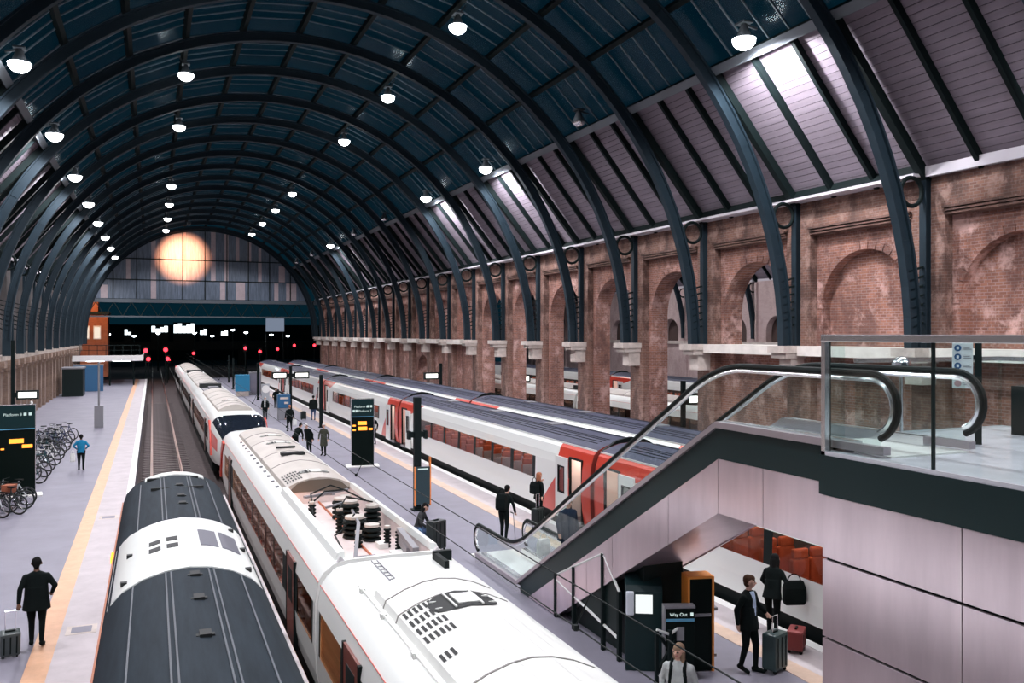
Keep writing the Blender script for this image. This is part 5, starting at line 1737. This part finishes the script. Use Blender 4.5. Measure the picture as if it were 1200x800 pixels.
lm_me = MB().dome((0, 0, 0), 0.42, -1, 10, 4, 0, 0.8).mesh('lamp_head', lm_e)
for i, (x, y, z) in enumerate(sorted(lamps)):
    z = 6.6 + (z - 14.3) * 0.9 if z > 10 else 2.0
    t = thing('yard_lamp', '%s yard lamp from the left in the dark beyond the shed' % ORD[i], 'lamp', (x + 5, y, -1.1), group='yard lamps beyond the shed')
    MB().cyl((0, 0, 0), 0.12, z + 1.2, 8, 0, (0, 0, 1), 0.07).build('mast', DARK, t)
    inst('lamp_head', lm_me, t, (0, 0, z + 1.0))
t = thing('lit_billboard', 'pale lit screen standing in the dark beyond the shed', 'sign', (19.2, 150, 0))
MB().box(-1.5, 1.5, 0, 0.3, 6.8, 9.0).build('panel', emis('billboard_face', (0.5, 0.6, 0.8), 0.35), t)
MB().box(-1.5, -1.3, 0.0, 0.3, -1.1, 6.8).box(1.3, 1.5, 0, 0.3, -1.1, 6.8).build('legs', DARK, t)
REDL = emis('red_signal_lamp', (1.0, 0.025, 0.04), 6.0)
sig = [(-0.95, 136, 3.95, 'left head beside the empty track'), (1.75, 136, 4.05, 'right head beside the empty track'), (-0.6, 140, 2.6, 'lower left head beside the empty track'), (2.05, 140, 2.6, 'lower right head beside the empty track'), (2.4, 150, 2.2, 'low head behind the white train'), (6.2, 150, 3.2, 'head above the end of the white train'),
       (13.0, 136, 4.2, 'head above the far end of the island platform'), (15.6, 140, 3.6, 'head above the farthest red coach'), (19.6, 150, 3.8, 'first of the small heads past the coaches'), (22.4, 150, 4.4, 'second of the small heads past the coaches'), (25.8, 150, 4.4, 'third of the small heads past the coaches')]
for i, (x, y, z, lb) in enumerate(sig):
    t = thing('red_signal', 'glowing red railway signal, ' + lb, 'signal', (x, y, -1.1), group='red railway signals')
    MB().cyl((0, 0.12, 0), 0.08, z + 1.1, 8).build('post', DARK, t)
    MB().box(-0.3, 0.3, 0, 0.25, z + 0.55, z + 1.65).build('head', BLACK, t)
    MB().dome((0, -0.02, z + 1.1), 0.3 if i < 4 else 0.24, 1, 12, 4).dome((0, -0.02, z + 1.1), 0.3 if i < 4 else 0.24, -1, 12, 4).build('red_lens', REDL, t)
t = thing('far_screen_wall', 'dark trees and walls closing the view beyond the tracks', 'screen', (20, 260, 0), kind='structure')
MB().box(-160, 160, 0, 2, -1.1, 9).build('wall', mat('far_dark', (0.006, 0.015, 0.016), 0.9), t)
# ================================================================== PEOPLE
SKIN = mat('skin', (0.55, 0.33, 0.25), 0.6)
SKIN_D = mat('skin_brown', (0.16, 0.08, 0.05), 0.6)
EYE_M = mat('eye_dark', (0.02, 0.015, 0.015), 0.4)
LIP = mat('lip', (0.4, 0.17, 0.15), 0.6)


def cloth(n, c):
    return mat('cloth_' + n, c, 0.9, 0, 0.3, 6, spec=0.15)


C_BLACK = cloth('black', (0.004, 0.008, 0.008))
C_NAVY = cloth('navy', (0.012, 0.025, 0.05))
C_DGREY = cloth('dark_grey', (0.04, 0.042, 0.045))
C_GREYL = cloth('light_grey', (0.42, 0.45, 0.45))
C_BLUE = cloth('blue', (0.02, 0.22, 0.42))
C_JEAN = cloth('denim', (0.06, 0.1, 0.2))
C_SHIRT = cloth('pale_blue_shirt', (0.5, 0.6, 0.8))
C_WHITE = cloth('white', (0.75, 0.76, 0.75))
C_OLIVE = cloth('olive', (0.06, 0.065, 0.05))
H_BLK = cloth('hair_black', (0.008, 0.008, 0.008))
H_BRN = cloth('hair_brown', (0.07, 0.035, 0.02))
H_RED = cloth('hair_reddish', (0.4, 0.16, 0.09))
H_BLD = cloth('hair_fair', (0.24, 0.16, 0.11))
H_WHT = cloth('hair_white', (0.65, 0.62, 0.6))


def caps(p, q, r0, r1, n=12):
    p, q = Vector(p), Vector(q)
    d = q - p
    L = max(d.length, 1e-4)
    d.normalize()
    pts, rs = [], []
    for i in range(4):
        a = PI / 2 * (1 - i / 3.0)
        pts.append(p - d * r0 * math.sin(a))
        rs.append(max(r0 * math.cos(a), 0.002))
    for i in range(4):
        a = PI / 2 * (i / 3.0)
        pts.append(q + d * r1 * math.sin(a))
        rs.append(max(r1 * math.cos(a), 0.002))
    return pts, rs


class Body:
    def __init__(self, lean=0.0, hip=0.93):
        self.pr = []           # (kind, data, material index)
        self.mats = []
        self.lean, self.hip = lean, hip

    def mi(self, m):
        if m not in self.mats:
            self.mats.append(m)
        return self.mats.index(m)

    def U(self, p):
        """lean the upper body forward (+y) about the hip"""
        x, y, z = p
        c, s = math.cos(self.lean), math.sin(self.lean)
        zz = z - self.hip
        return Vector((x, y * c + zz * s, self.hip + zz * c - y * s))

    def cap(self, p, q, r0, r1, m, up=False, bias=0.0):
        if up:
            p, q = self.U(p), self.U(q)
        self.pr.append(('c', (Vector(p), Vector(q), r0, r1), self.mi(m), bias))

    def loft(self, rings, m, up=True, bias=0.0):
        """rings: (z, cx, cy, rx, ry)"""
        self.pr.append(('l', (rings, up), self.mi(m), bias))

    def build(self, name, voxel):
        mb = MB()
        for kind, d, m, b in self.pr:
            if kind == 'c':
                pts, rs = caps(*d)
                mb.tube(pts, rs, 12)
            else:
                rings, up = d
                out = []
                for z, cx, cy, rx, ry in rings:
                    r = []
                    for j in range(16):
                        a = 2 * PI * j / 16
                        p = (cx + rx * math.cos(a), cy + ry * math.sin(a), z)
                        r.append(self.U(p) if up else Vector(p))
                    out.append(r)
                mb.loft(out)
        me = mb.mesh(name, self.mats, fix=True)
        o = bpy.data.objects.new('person_tmp', me)
        COL.objects.link(o)
        rm = o.modifiers.new('r', 'REMESH')
        rm.mode = 'VOXEL'
        rm.voxel_size = voxel
        sm = o.modifiers.new('s', 'SMOOTH')
        sm.factor = 0.5
        sm.iterations = 4
        return o

    def paint(self, me):
        n = len(me.polygons)
        c = np.empty(n * 3)
        me.polygons.foreach_get('center', c)
        c = c.reshape(-1, 3)
        best = np.full(n, 1e9)
        idx = np.zeros(n, int)
        cl, sl = math.cos(self.lean), math.sin(self.lean)
        zz = c[:, 2] - self.hip
        inv = np.stack([c[:, 0], c[:, 1] * cl - zz * sl, self.hip + zz * cl + c[:, 1] * sl], 1)
        for kind, d, m, bias in self.pr:
            if kind == 'c':
                p, q, r0, r1 = d
                p, q = np.array(p), np.array(q)
                v = q - p
                t = np.clip(((c - p) @ v) / max(v @ v, 1e-9), 0, 1)
                dist = np.linalg.norm(c - p - t[:, None] * v, axis=1) - (r0 + (r1 - r0) * t)
            else:
                rings, up = d
                P = inv if up else c
                z = [r[0] for r in rings]
                o_ = np.argsort(z)
                R = np.array(rings)[o_]
                zc = np.clip(P[:, 2], R[0, 0], R[-1, 0])
                cx, cy, rx, ry = (np.interp(zc, R[:, 0], R[:, i]) for i in (1, 2, 3, 4))
                k = np.sqrt(((P[:, 0] - cx) / rx) ** 2 + ((P[:, 1] - cy) / ry) ** 2)
                dist = np.maximum((k - 1) * np.minimum(rx, ry), 0) + np.abs(P[:, 2] - zc) + np.minimum((k - 1), 0) * np.minimum(rx, ry) * (np.abs(P[:, 2] - zc) < 1e-6)
            dist = dist - bias
            w_ = dist < best
            best[w_] = dist[w_]
            idx[w_] = m
        me.polygons.foreach_set('material_index', idx.astype(np.int32))
        me.polygons.foreach_set('use_smooth', np.ones(n, bool))


PEOPLE = []


def person(label, loc, rz, h=1.75, top=C_BLACK, legs=C_BLACK, hair=H_BRN, skin=SKIN, shoes=C_BLACK, stride=0.0, lean=0.0, coat=None, arms=None, shirt=None, long_hair=False, bald=False, hood=False,
           crouch=0.0, stout=1.0, voxel=0.014, head_turn=0.0, skirt=False, straps=None):
    """faces +y before turning. arms: {'l': (elbow, hand), 'r': ...} in body space at 1.75 m"""
    b = Body(lean, 0.93 - crouch * 0.45)
    hz = 0.93 - crouch * 0.45
    dz = -crouch * 0.45
    for s, st in ((-1, stride), (1, -stride)):
        fy = st * 0.32
        lift = 0.05 if st < 0 else 0
        knee = (s * (0.1 + crouch * 0.06), fy * 0.5 + 0.05 + crouch * 0.34, 0.5 + (0.02 if st < 0 else 0))
        ank = (s * 0.1, fy, 0.1 + lift)
        b.cap((s * 0.095, 0, hz), knee, 0.098 * stout, 0.066, legs)
        b.cap(knee, ank, 0.064, 0.045, legs)
        b.cap((s * 0.1, fy - 0.04, 0.05 + lift), (s * 0.12, fy + 0.15, 0.045), 0.046, 0.038, shoes, bias=0.01)
    Z = lambda z: z + dz
    b.loft([(Z(0.88), 0, 0, 0.165 * stout, 0.12 * stout), (Z(1.05), 0, 0, 0.155 * stout, 0.11 * stout), (Z(1.2), 0, 0.0, 0.17 * stout, 0.118 * stout), (Z(1.36), 0, 0, 0.195 * stout, 0.12), (Z(1.44), 0, -0.005, 0.17 * min(stout, 1.1), 0.1), (Z(1.49), 0, 0, 0.08, 0.075)], top, bias=0.012)
    if coat:
        b.loft([(Z(coat), 0, 0, 0.215 * stout, 0.17 * stout), (Z(1.0), 0, 0, 0.185 * stout, 0.14 * stout), (Z(1.2), 0, 0, 0.175 * stout, 0.13 * stout)], top, up=crouch < 0.3, bias=0.02)
    if shirt:
        b.loft([(Z(0.98), 0, 0.075, 0.05, 0.06), (Z(1.25), 0, 0.08, 0.045, 0.06), (Z(1.47), 0, 0.05, 0.055, 0.06)], shirt, bias=0.03)
    for s in (-1, 1):
        key = 'l' if s < 0 else 'r'
        el, ha = (arms or {}).get(key, ((s * 0.27, -0.03, 1.16), (s * 0.27, 0.06, 0.92)))
        el, ha = (el[0], el[1], el[2] + dz), (ha[0], ha[1], ha[2] + dz)
        b.cap((s * 0.165 * min(stout, 1.15), 0, Z(1.385)), el, 0.06 * min(stout, 1.15), 0.05, top, True, 0.006)
        b.cap(el, ha, 0.052, 0.04, top, True, 0.004)
        d = (Vector(ha) - Vector(el)).normalized()
        side = d.cross(Vector((0, 1, 0)))
        if side.length < 0.1:
            side = Vector((1, 0, 0))
        side.normalize()
        w0 = Vector(ha)
        palm = w0 + d * 0.09
        b.cap(w0 + d * 0.03, palm, 0.034, 0.034, skin, True, 0.004)
        nrm = side.cross(d)
        for f, (off, ln) in enumerate(((-0.03, 0.06), (-0.01, 0.07), (0.01, 0.066), (0.03, 0.052))):
            a0 = palm + side * off
            k = a0 + d * ln * 0.55 + nrm * 0.008
            b.cap(a0, k, 0.0115, 0.0105, skin, True)
            b.cap(k, k + d * ln * 0.3 + nrm * 0.025, 0.0105, 0.0095, skin, True)
        th = w0 + d * 0.045 + side * 0.03 * -s
        b.cap(th, th + side * 0.03 * -s + d * 0.045 + nrm * 0.015, 0.0125, 0.011, skin, True)
    # neck, head, face
    b.cap((0, 0, Z(1.47)), (0, 0.012, Z(1.56)), 0.055, 0.052, skin, True)
    hc = Vector((0, 0.02, Z(1.645)))
    ct, st_ = math.cos(head_turn), math.sin(head_turn)
    F = lambda x, y, z: (hc.x + x * ct - y * st_, hc.y + x * st_ + y * ct, hc.z + z)
    b.cap(F(0, -0.012, 0.025), F(0, 0.012, 0.02), 0.092, 0.09, skin, True)
    b.cap(F(0, 0.03, -0.03), F(0, 0.045, -0.065), 0.07, 0.045, skin, True)
    b.cap(F(0, 0.1, 0.0), F(0, 0.118, -0.022), 0.011, 0.016, skin, True, 0.004)
    for s in (-1, 1):
        b.cap(F(s * 0.033, 0.094, 0.012), F(s * 0.038, 0.093, 0.012), 0.011, 0.011, EYE_M, True, 0.006)
        b.cap(F(s * 0.088, -0.005, 0.01), F(s * 0.092, -0.01, -0.02), 0.018, 0.013, skin, True, 0.006)
    b.cap(F(-0.018, 0.094, -0.048), F(0.018, 0.094, -0.048), 0.009, 0.009, LIP, True, 0.005)
    if not bald:
        b.cap(F(0, -0.025, 0.045), F(0, 0.03, 0.058), 0.094, 0.072, hair, True, 0.006)
        b.cap(F(0, -0.04, 0.0), F(0, -0.045, -0.03), 0.08, 0.065, hair, True, 0.004)
    else:
        b.cap(F(0, -0.045, -0.005), F(0, -0.05, -0.03), 0.075, 0.06, hair, True, 0.002)
    if long_hair:
        b.cap(F(-0.06, -0.02, -0.02), F(-0.075, -0.015, -0.16), 0.05, 0.035, hair, True, 0.006)
        b.cap(F(0.06, -0.02, -0.02), F(0.075, -0.015, -0.16), 0.05, 0.035, hair, True, 0.006)
        b.cap(F(0, -0.06, -0.02), F(0, -0.07, -0.17), 0.07, 0.05, hair, True, 0.006)
    if hood:
        b.cap(F(0, -0.03, 0.03), F(0, -0.02, -0.03), 0.108, 0.1, top, True, -0.004)
    if straps:
        for s in (-1, 1):
            pts = [(s * 0.1, -0.1, Z(1.46)), (s * 0.105, 0.02, Z(1.5)), (s * 0.11, 0.12, Z(1.38)), (s * 0.13, 0.115, Z(1.15))]
            for p, q in zip(pts, pts[1:]):
                b.cap(p, q, 0.025, 0.025, straps, True, 0.012)
    o = b.build('person', voxel / (h / 1.75))
    PEOPLE.append((o, b, label, loc, rz, h / 1.75))


WALK = {'l': ((-0.27, -0.08, 1.17), (-0.27, -0.02, 0.93)), 'r': ((0.27, 0.04, 1.18), (0.26, 0.2, 0.98))}
P1 = {'l': ((-0.28, -0.08, 1.17), (-0.3, -0.1, 0.92)), 'r': ((0.33, -0.02, 1.19), (0.27, 0.12, 1.03))}
person('man in a long black coat walking away with a wheeled case on the left platform', (-2.2, 20.0, 0), 0.0, 1.8, C_BLACK, C_BLACK, H_BLK, SKIN_D, stride=0.35, coat=0.74, arms=P1, stout=1.2, voxel=0.012)
person('person in a blue top walking away beside the parked bicycles', (-3.1, 44.9, 0), 0.0, 1.68, C_BLUE, C_BLACK, H_BLK, SKIN_D, stride=0.3, stout=1.1, arms={'l': ((-0.33, 0, 1.2), (-0.24, 0.14, 1.08)), 'r': ((0.33, 0, 1.2), (0.24, 0.14, 1.08))})
person('traveller in black with a backpack standing at the escalator foot with a walking cane', (10.0, 24.5, 0), -0.9, 1.72, C_BLACK, C_BLACK, H_BLK, lean=0.3, stride=0.15, arms={'l': ((-0.28, 0.04, 1.16), (-0.22, 0.2, 0.95)), 'r': ((0.28, 0.06, 1.17), (0.26, 0.26, 0.98))})
person('red-haired woman in black pulling a wheeled case toward the train', (12.05, 26.4, 0), -1.3, 1.7, C_BLACK, C_BLACK, H_RED, stride=0.3, long_hair=True, coat=0.85, arms={'l': ((-0.24, 0.08, 1.2), (-0.12, 0.2, 1.4)), 'r': ((0.29, -0.05, 1.17), (0.33, -0.12, 1.0))})
person('man in a dark suit and pale shirt walking beside the green-grey case', (10.42, 13.25, 0), -2.75, 1.82, C_BLACK, C_BLACK, H_BRN, shirt=C_SHIRT, stride=0.28, stout=1.08, coat=0.8, voxel=0.011, head_turn=0.55,
       arms={'l': ((-0.3, 0.0, 1.2), (-0.42, 0.1, 1.02)), 'r': ((0.28, -0.08, 1.17), (0.27, -0.06, 0.93))})
person('person in black carrying a shoulder bag at the train under the escalator', (12.1, 14.6, 0), -1.0, 1.72, C_BLACK, C_BLACK, H_BLK, lean=0.25, stride=0.3, coat=0.82, long_hair=True, voxel=0.012, arms={'l': ((-0.27, 0.1, 1.18), (-0.2, 0.3, 1.05)), 'r': ((0.3, -0.02, 1.17), (0.3, 0.05, 0.93))})
person('fair-haired woman in a light grey top with black straps, lower centre of the platform', (7.42, 11.1, 0), 0.0 + PI - 0.75, 1.66, C_GREYL, C_JEAN, H_BLD, stout=1.22, long_hair=True, straps=C_BLACK, voxel=0.011, head_turn=-0.35)
person('traveller in navy riding up the escalator near its foot', (9.12, 18.35, 0.82), PI + 0.1, 1.68, C_NAVY, C_NAVY, H_BLD, coat=0.7, stout=1.2, lean=0.08)
person('traveller crouching by the white train beside a large black case', (7.35, 24.9, 0), -2.2, 1.68, C_DGREY, C_JEAN, H_BLK, crouch=0.75, lean=0.35, long_hair=True, arms={'l': ((-0.28, 0.14, 1.2), (-0.18, 0.34, 1.12)), 'r': ((0.28, 0.14, 1.2), (0.18, 0.34, 1.12))})
person('white-haired woman in a long grey coat behind the two stooping travellers', (8.3, 45.4, 0), 2.6, 1.68, C_OLIVE, C_BLACK, H_WHT, coat=0.55, stride=0.15)
person('stooping traveller in black beside the white-haired woman', (7.65, 45.9, 0), 2.2, 1.7, C_BLACK, C_BLACK, H_WHT, lean=0.35, coat=0.8, stout=1.15)
person('stooping traveller in black nearest the white train', (7.0, 46.6, 0), -0.9, 1.72, C_BLACK, C_BLACK, H_BLK, lean=0.6, stout=1.15, arms={'l': ((-0.26, 0.2, 1.2), (-0.2, 0.36, 1.05)), 'r': ((0.26, 0.2, 1.2), (0.2, 0.36, 1.05))})
person('person in a dark jacket carrying a white bag, walking away mid-platform', (8.3, 57.6, 0), 0.2, 1.72, C_BLACK, C_BLACK, H_RED, stride=0.25, stout=1.2, voxel=0.018)
person('broad traveller in a dark coat and jeans near the coach doors', (11.0, 64.4, 0), -0.2, 1.82, C_BLACK, C_JEAN, H_BLK, stout=1.5, coat=0.8, voxel=0.018)
person('person in black with a white shirt front by the round notice', (7.75, 66.2, 0), PI - 0.3, 1.7, C_BLACK, C_BLACK, H_WHT, shirt=C_WHITE, stout=1.25, voxel=0.018)
person('far traveller in black stepping past the thin pole', (9.2, 79.0, 0), 0.3, 1.75, C_BLACK, C_BLACK, H_BLK, coat=0.8, voxel=0.02)
person('second far traveller in black under the double sign post', (9.8, 76.0, 0), PI, 1.7, C_BLACK, C_BLACK, H_BRN, stout=1.2, voxel=0.02)
person('person in black walking beside the coach behind the departures totem', (11.75, 48.8, 0), 0.1, 1.72, C_BLACK, C_BLACK, H_BLK, stride=0.3, voxel=0.018)
person('person in pale clothes standing against the left pilasters', (-8.2, 71.5, 0), -1.4, 1.75, C_WHITE, C_GREYL, H_BRN, voxel=0.02)

dg = bpy.context.evaluated_depsgraph_get()
for o, b, label, loc, rz, sc in PEOPLE:
    me = bpy.data.meshes.new_from_object(o.evaluated_get(dg))
    me.name = 'person'
    while len(me.materials):
        me.materials.pop()
    for m in b.mats:
        me.materials.append(m)
    b.paint(me)
    zmin = min(v.co.z for v in me.vertices)
    for v in me.vertices:
        v.co.z -= zmin
    p = bpy.data.objects.new('person', me)
    COL.objects.link(p)
    p.location = loc
    p.rotation_euler = (0, 0, rz)
    p.scale = (sc, sc, sc)
    tag(p, label, 'person')
for o, *_ in PEOPLE:
    d = o.data
    bpy.data.objects.remove(o)
    bpy.data.meshes.remove(d)


# ---- things carried
def bag(name, label, loc, rz, m, wd, dp, h, cat='bag', strap=True, taper=0.85):
    t = thing(name, label, cat, loc, rz)
    MB().loft([[(x * wd / 2 * k, y * dp / 2 * k2, z) for x, y in ((-1, -1), (1, -1), (1, 1), (-1, 1))] for z, k, k2 in ((0, 0.9, 0.8), (h * 0.15, 1, 1), (h * 0.7, 1.0, 0.95), (h, taper, 0.5))]).build('sack', m, t, bevel=0.03)
    if strap:
        MB().tube([(-wd * 0.3, 0, h * 0.98)] + [(-wd * 0.3 * math.cos(PI * i / 8), 0, h + 0.14 * math.sin(PI * i / 8)) for i in range(1, 8)] + [(wd * 0.3, 0, h * 0.98)], 0.012, 6).build('strap', m, t)
    return t


bag('backpack', 'black backpack on the traveller with the cane', (9.9, 24.42, 0.98), -0.9, C_BLACK, 0.34, 0.24, 0.5, 'backpack')
t = thing('walking_cane', 'thin cane held by the traveller at the escalator foot', 'cane', (10.33, 24.36, 0.0))
MB().tube([(0, 0, 0), (-0.06, 0.03, 0.86)], 0.014, 6).build('shaft', GREY, t)
MB().tube([(-0.06, 0.03, 0.86), (-0.14, 0.06, 0.9)], 0.018, 6).build('grip', BLACK, t)
bag('shoulder_bag', 'black shoulder bag on the person boarding under the escalator', (12.42, 14.3, 0.72), -0.3, C_BLACK, 0.46, 0.2, 0.5)
bag('carrier_bag', 'white carrier bag held beside the traveller on the escalator', (8.78, 18.95, 1.0), 0.2, C_WHITE, 0.34, 0.16, 0.42)
bag('carrier_bag', 'white carrier bag in the hand of the walking person mid-platform', (8.62, 57.6, 0.35), 0.2, C_WHITE, 0.3, 0.14, 0.4)
bag('carrier_bag', 'pale bag hanging from the person in the blue top', (-3.45, 44.8, 0.42), 0.2, C_WHITE, 0.22, 0.12, 0.4)
bag('backpack', 'dark backpack of the red-haired woman', (11.87, 26.35, 1.0), -1.3, C_BLACK, 0.32, 0.2, 0.42, 'backpack')
bag('rucksack', 'pale blue rucksack beside the crouching traveller', (7.25, 24.35, 0.0), 0.4, mat('rucksack_blue', (0.2, 0.4, 0.6), 0.7), 0.36, 0.26, 0.5, 'backpack')
bag('holdall', 'black holdall on the ground among the stooping travellers', (6.9, 45.9, 0), 0.3, C_BLACK, 0.7, 0.35, 0.4)
# ---- lettering becomes plain mesh
dg = bpy.context.evaluated_depsgraph_get()
for o in [o for o in COL.objects if o.type == 'FONT']:
    me = bpy.data.meshes.new_from_object(o.evaluated_get(dg))
    n = bpy.data.objects.new('lettering', me)
    COL.objects.link(n)
    n.parent = o.parent
    n.location = o.location
    n.rotation_euler = o.rotation_euler
    bpy.data.objects.remove(o)
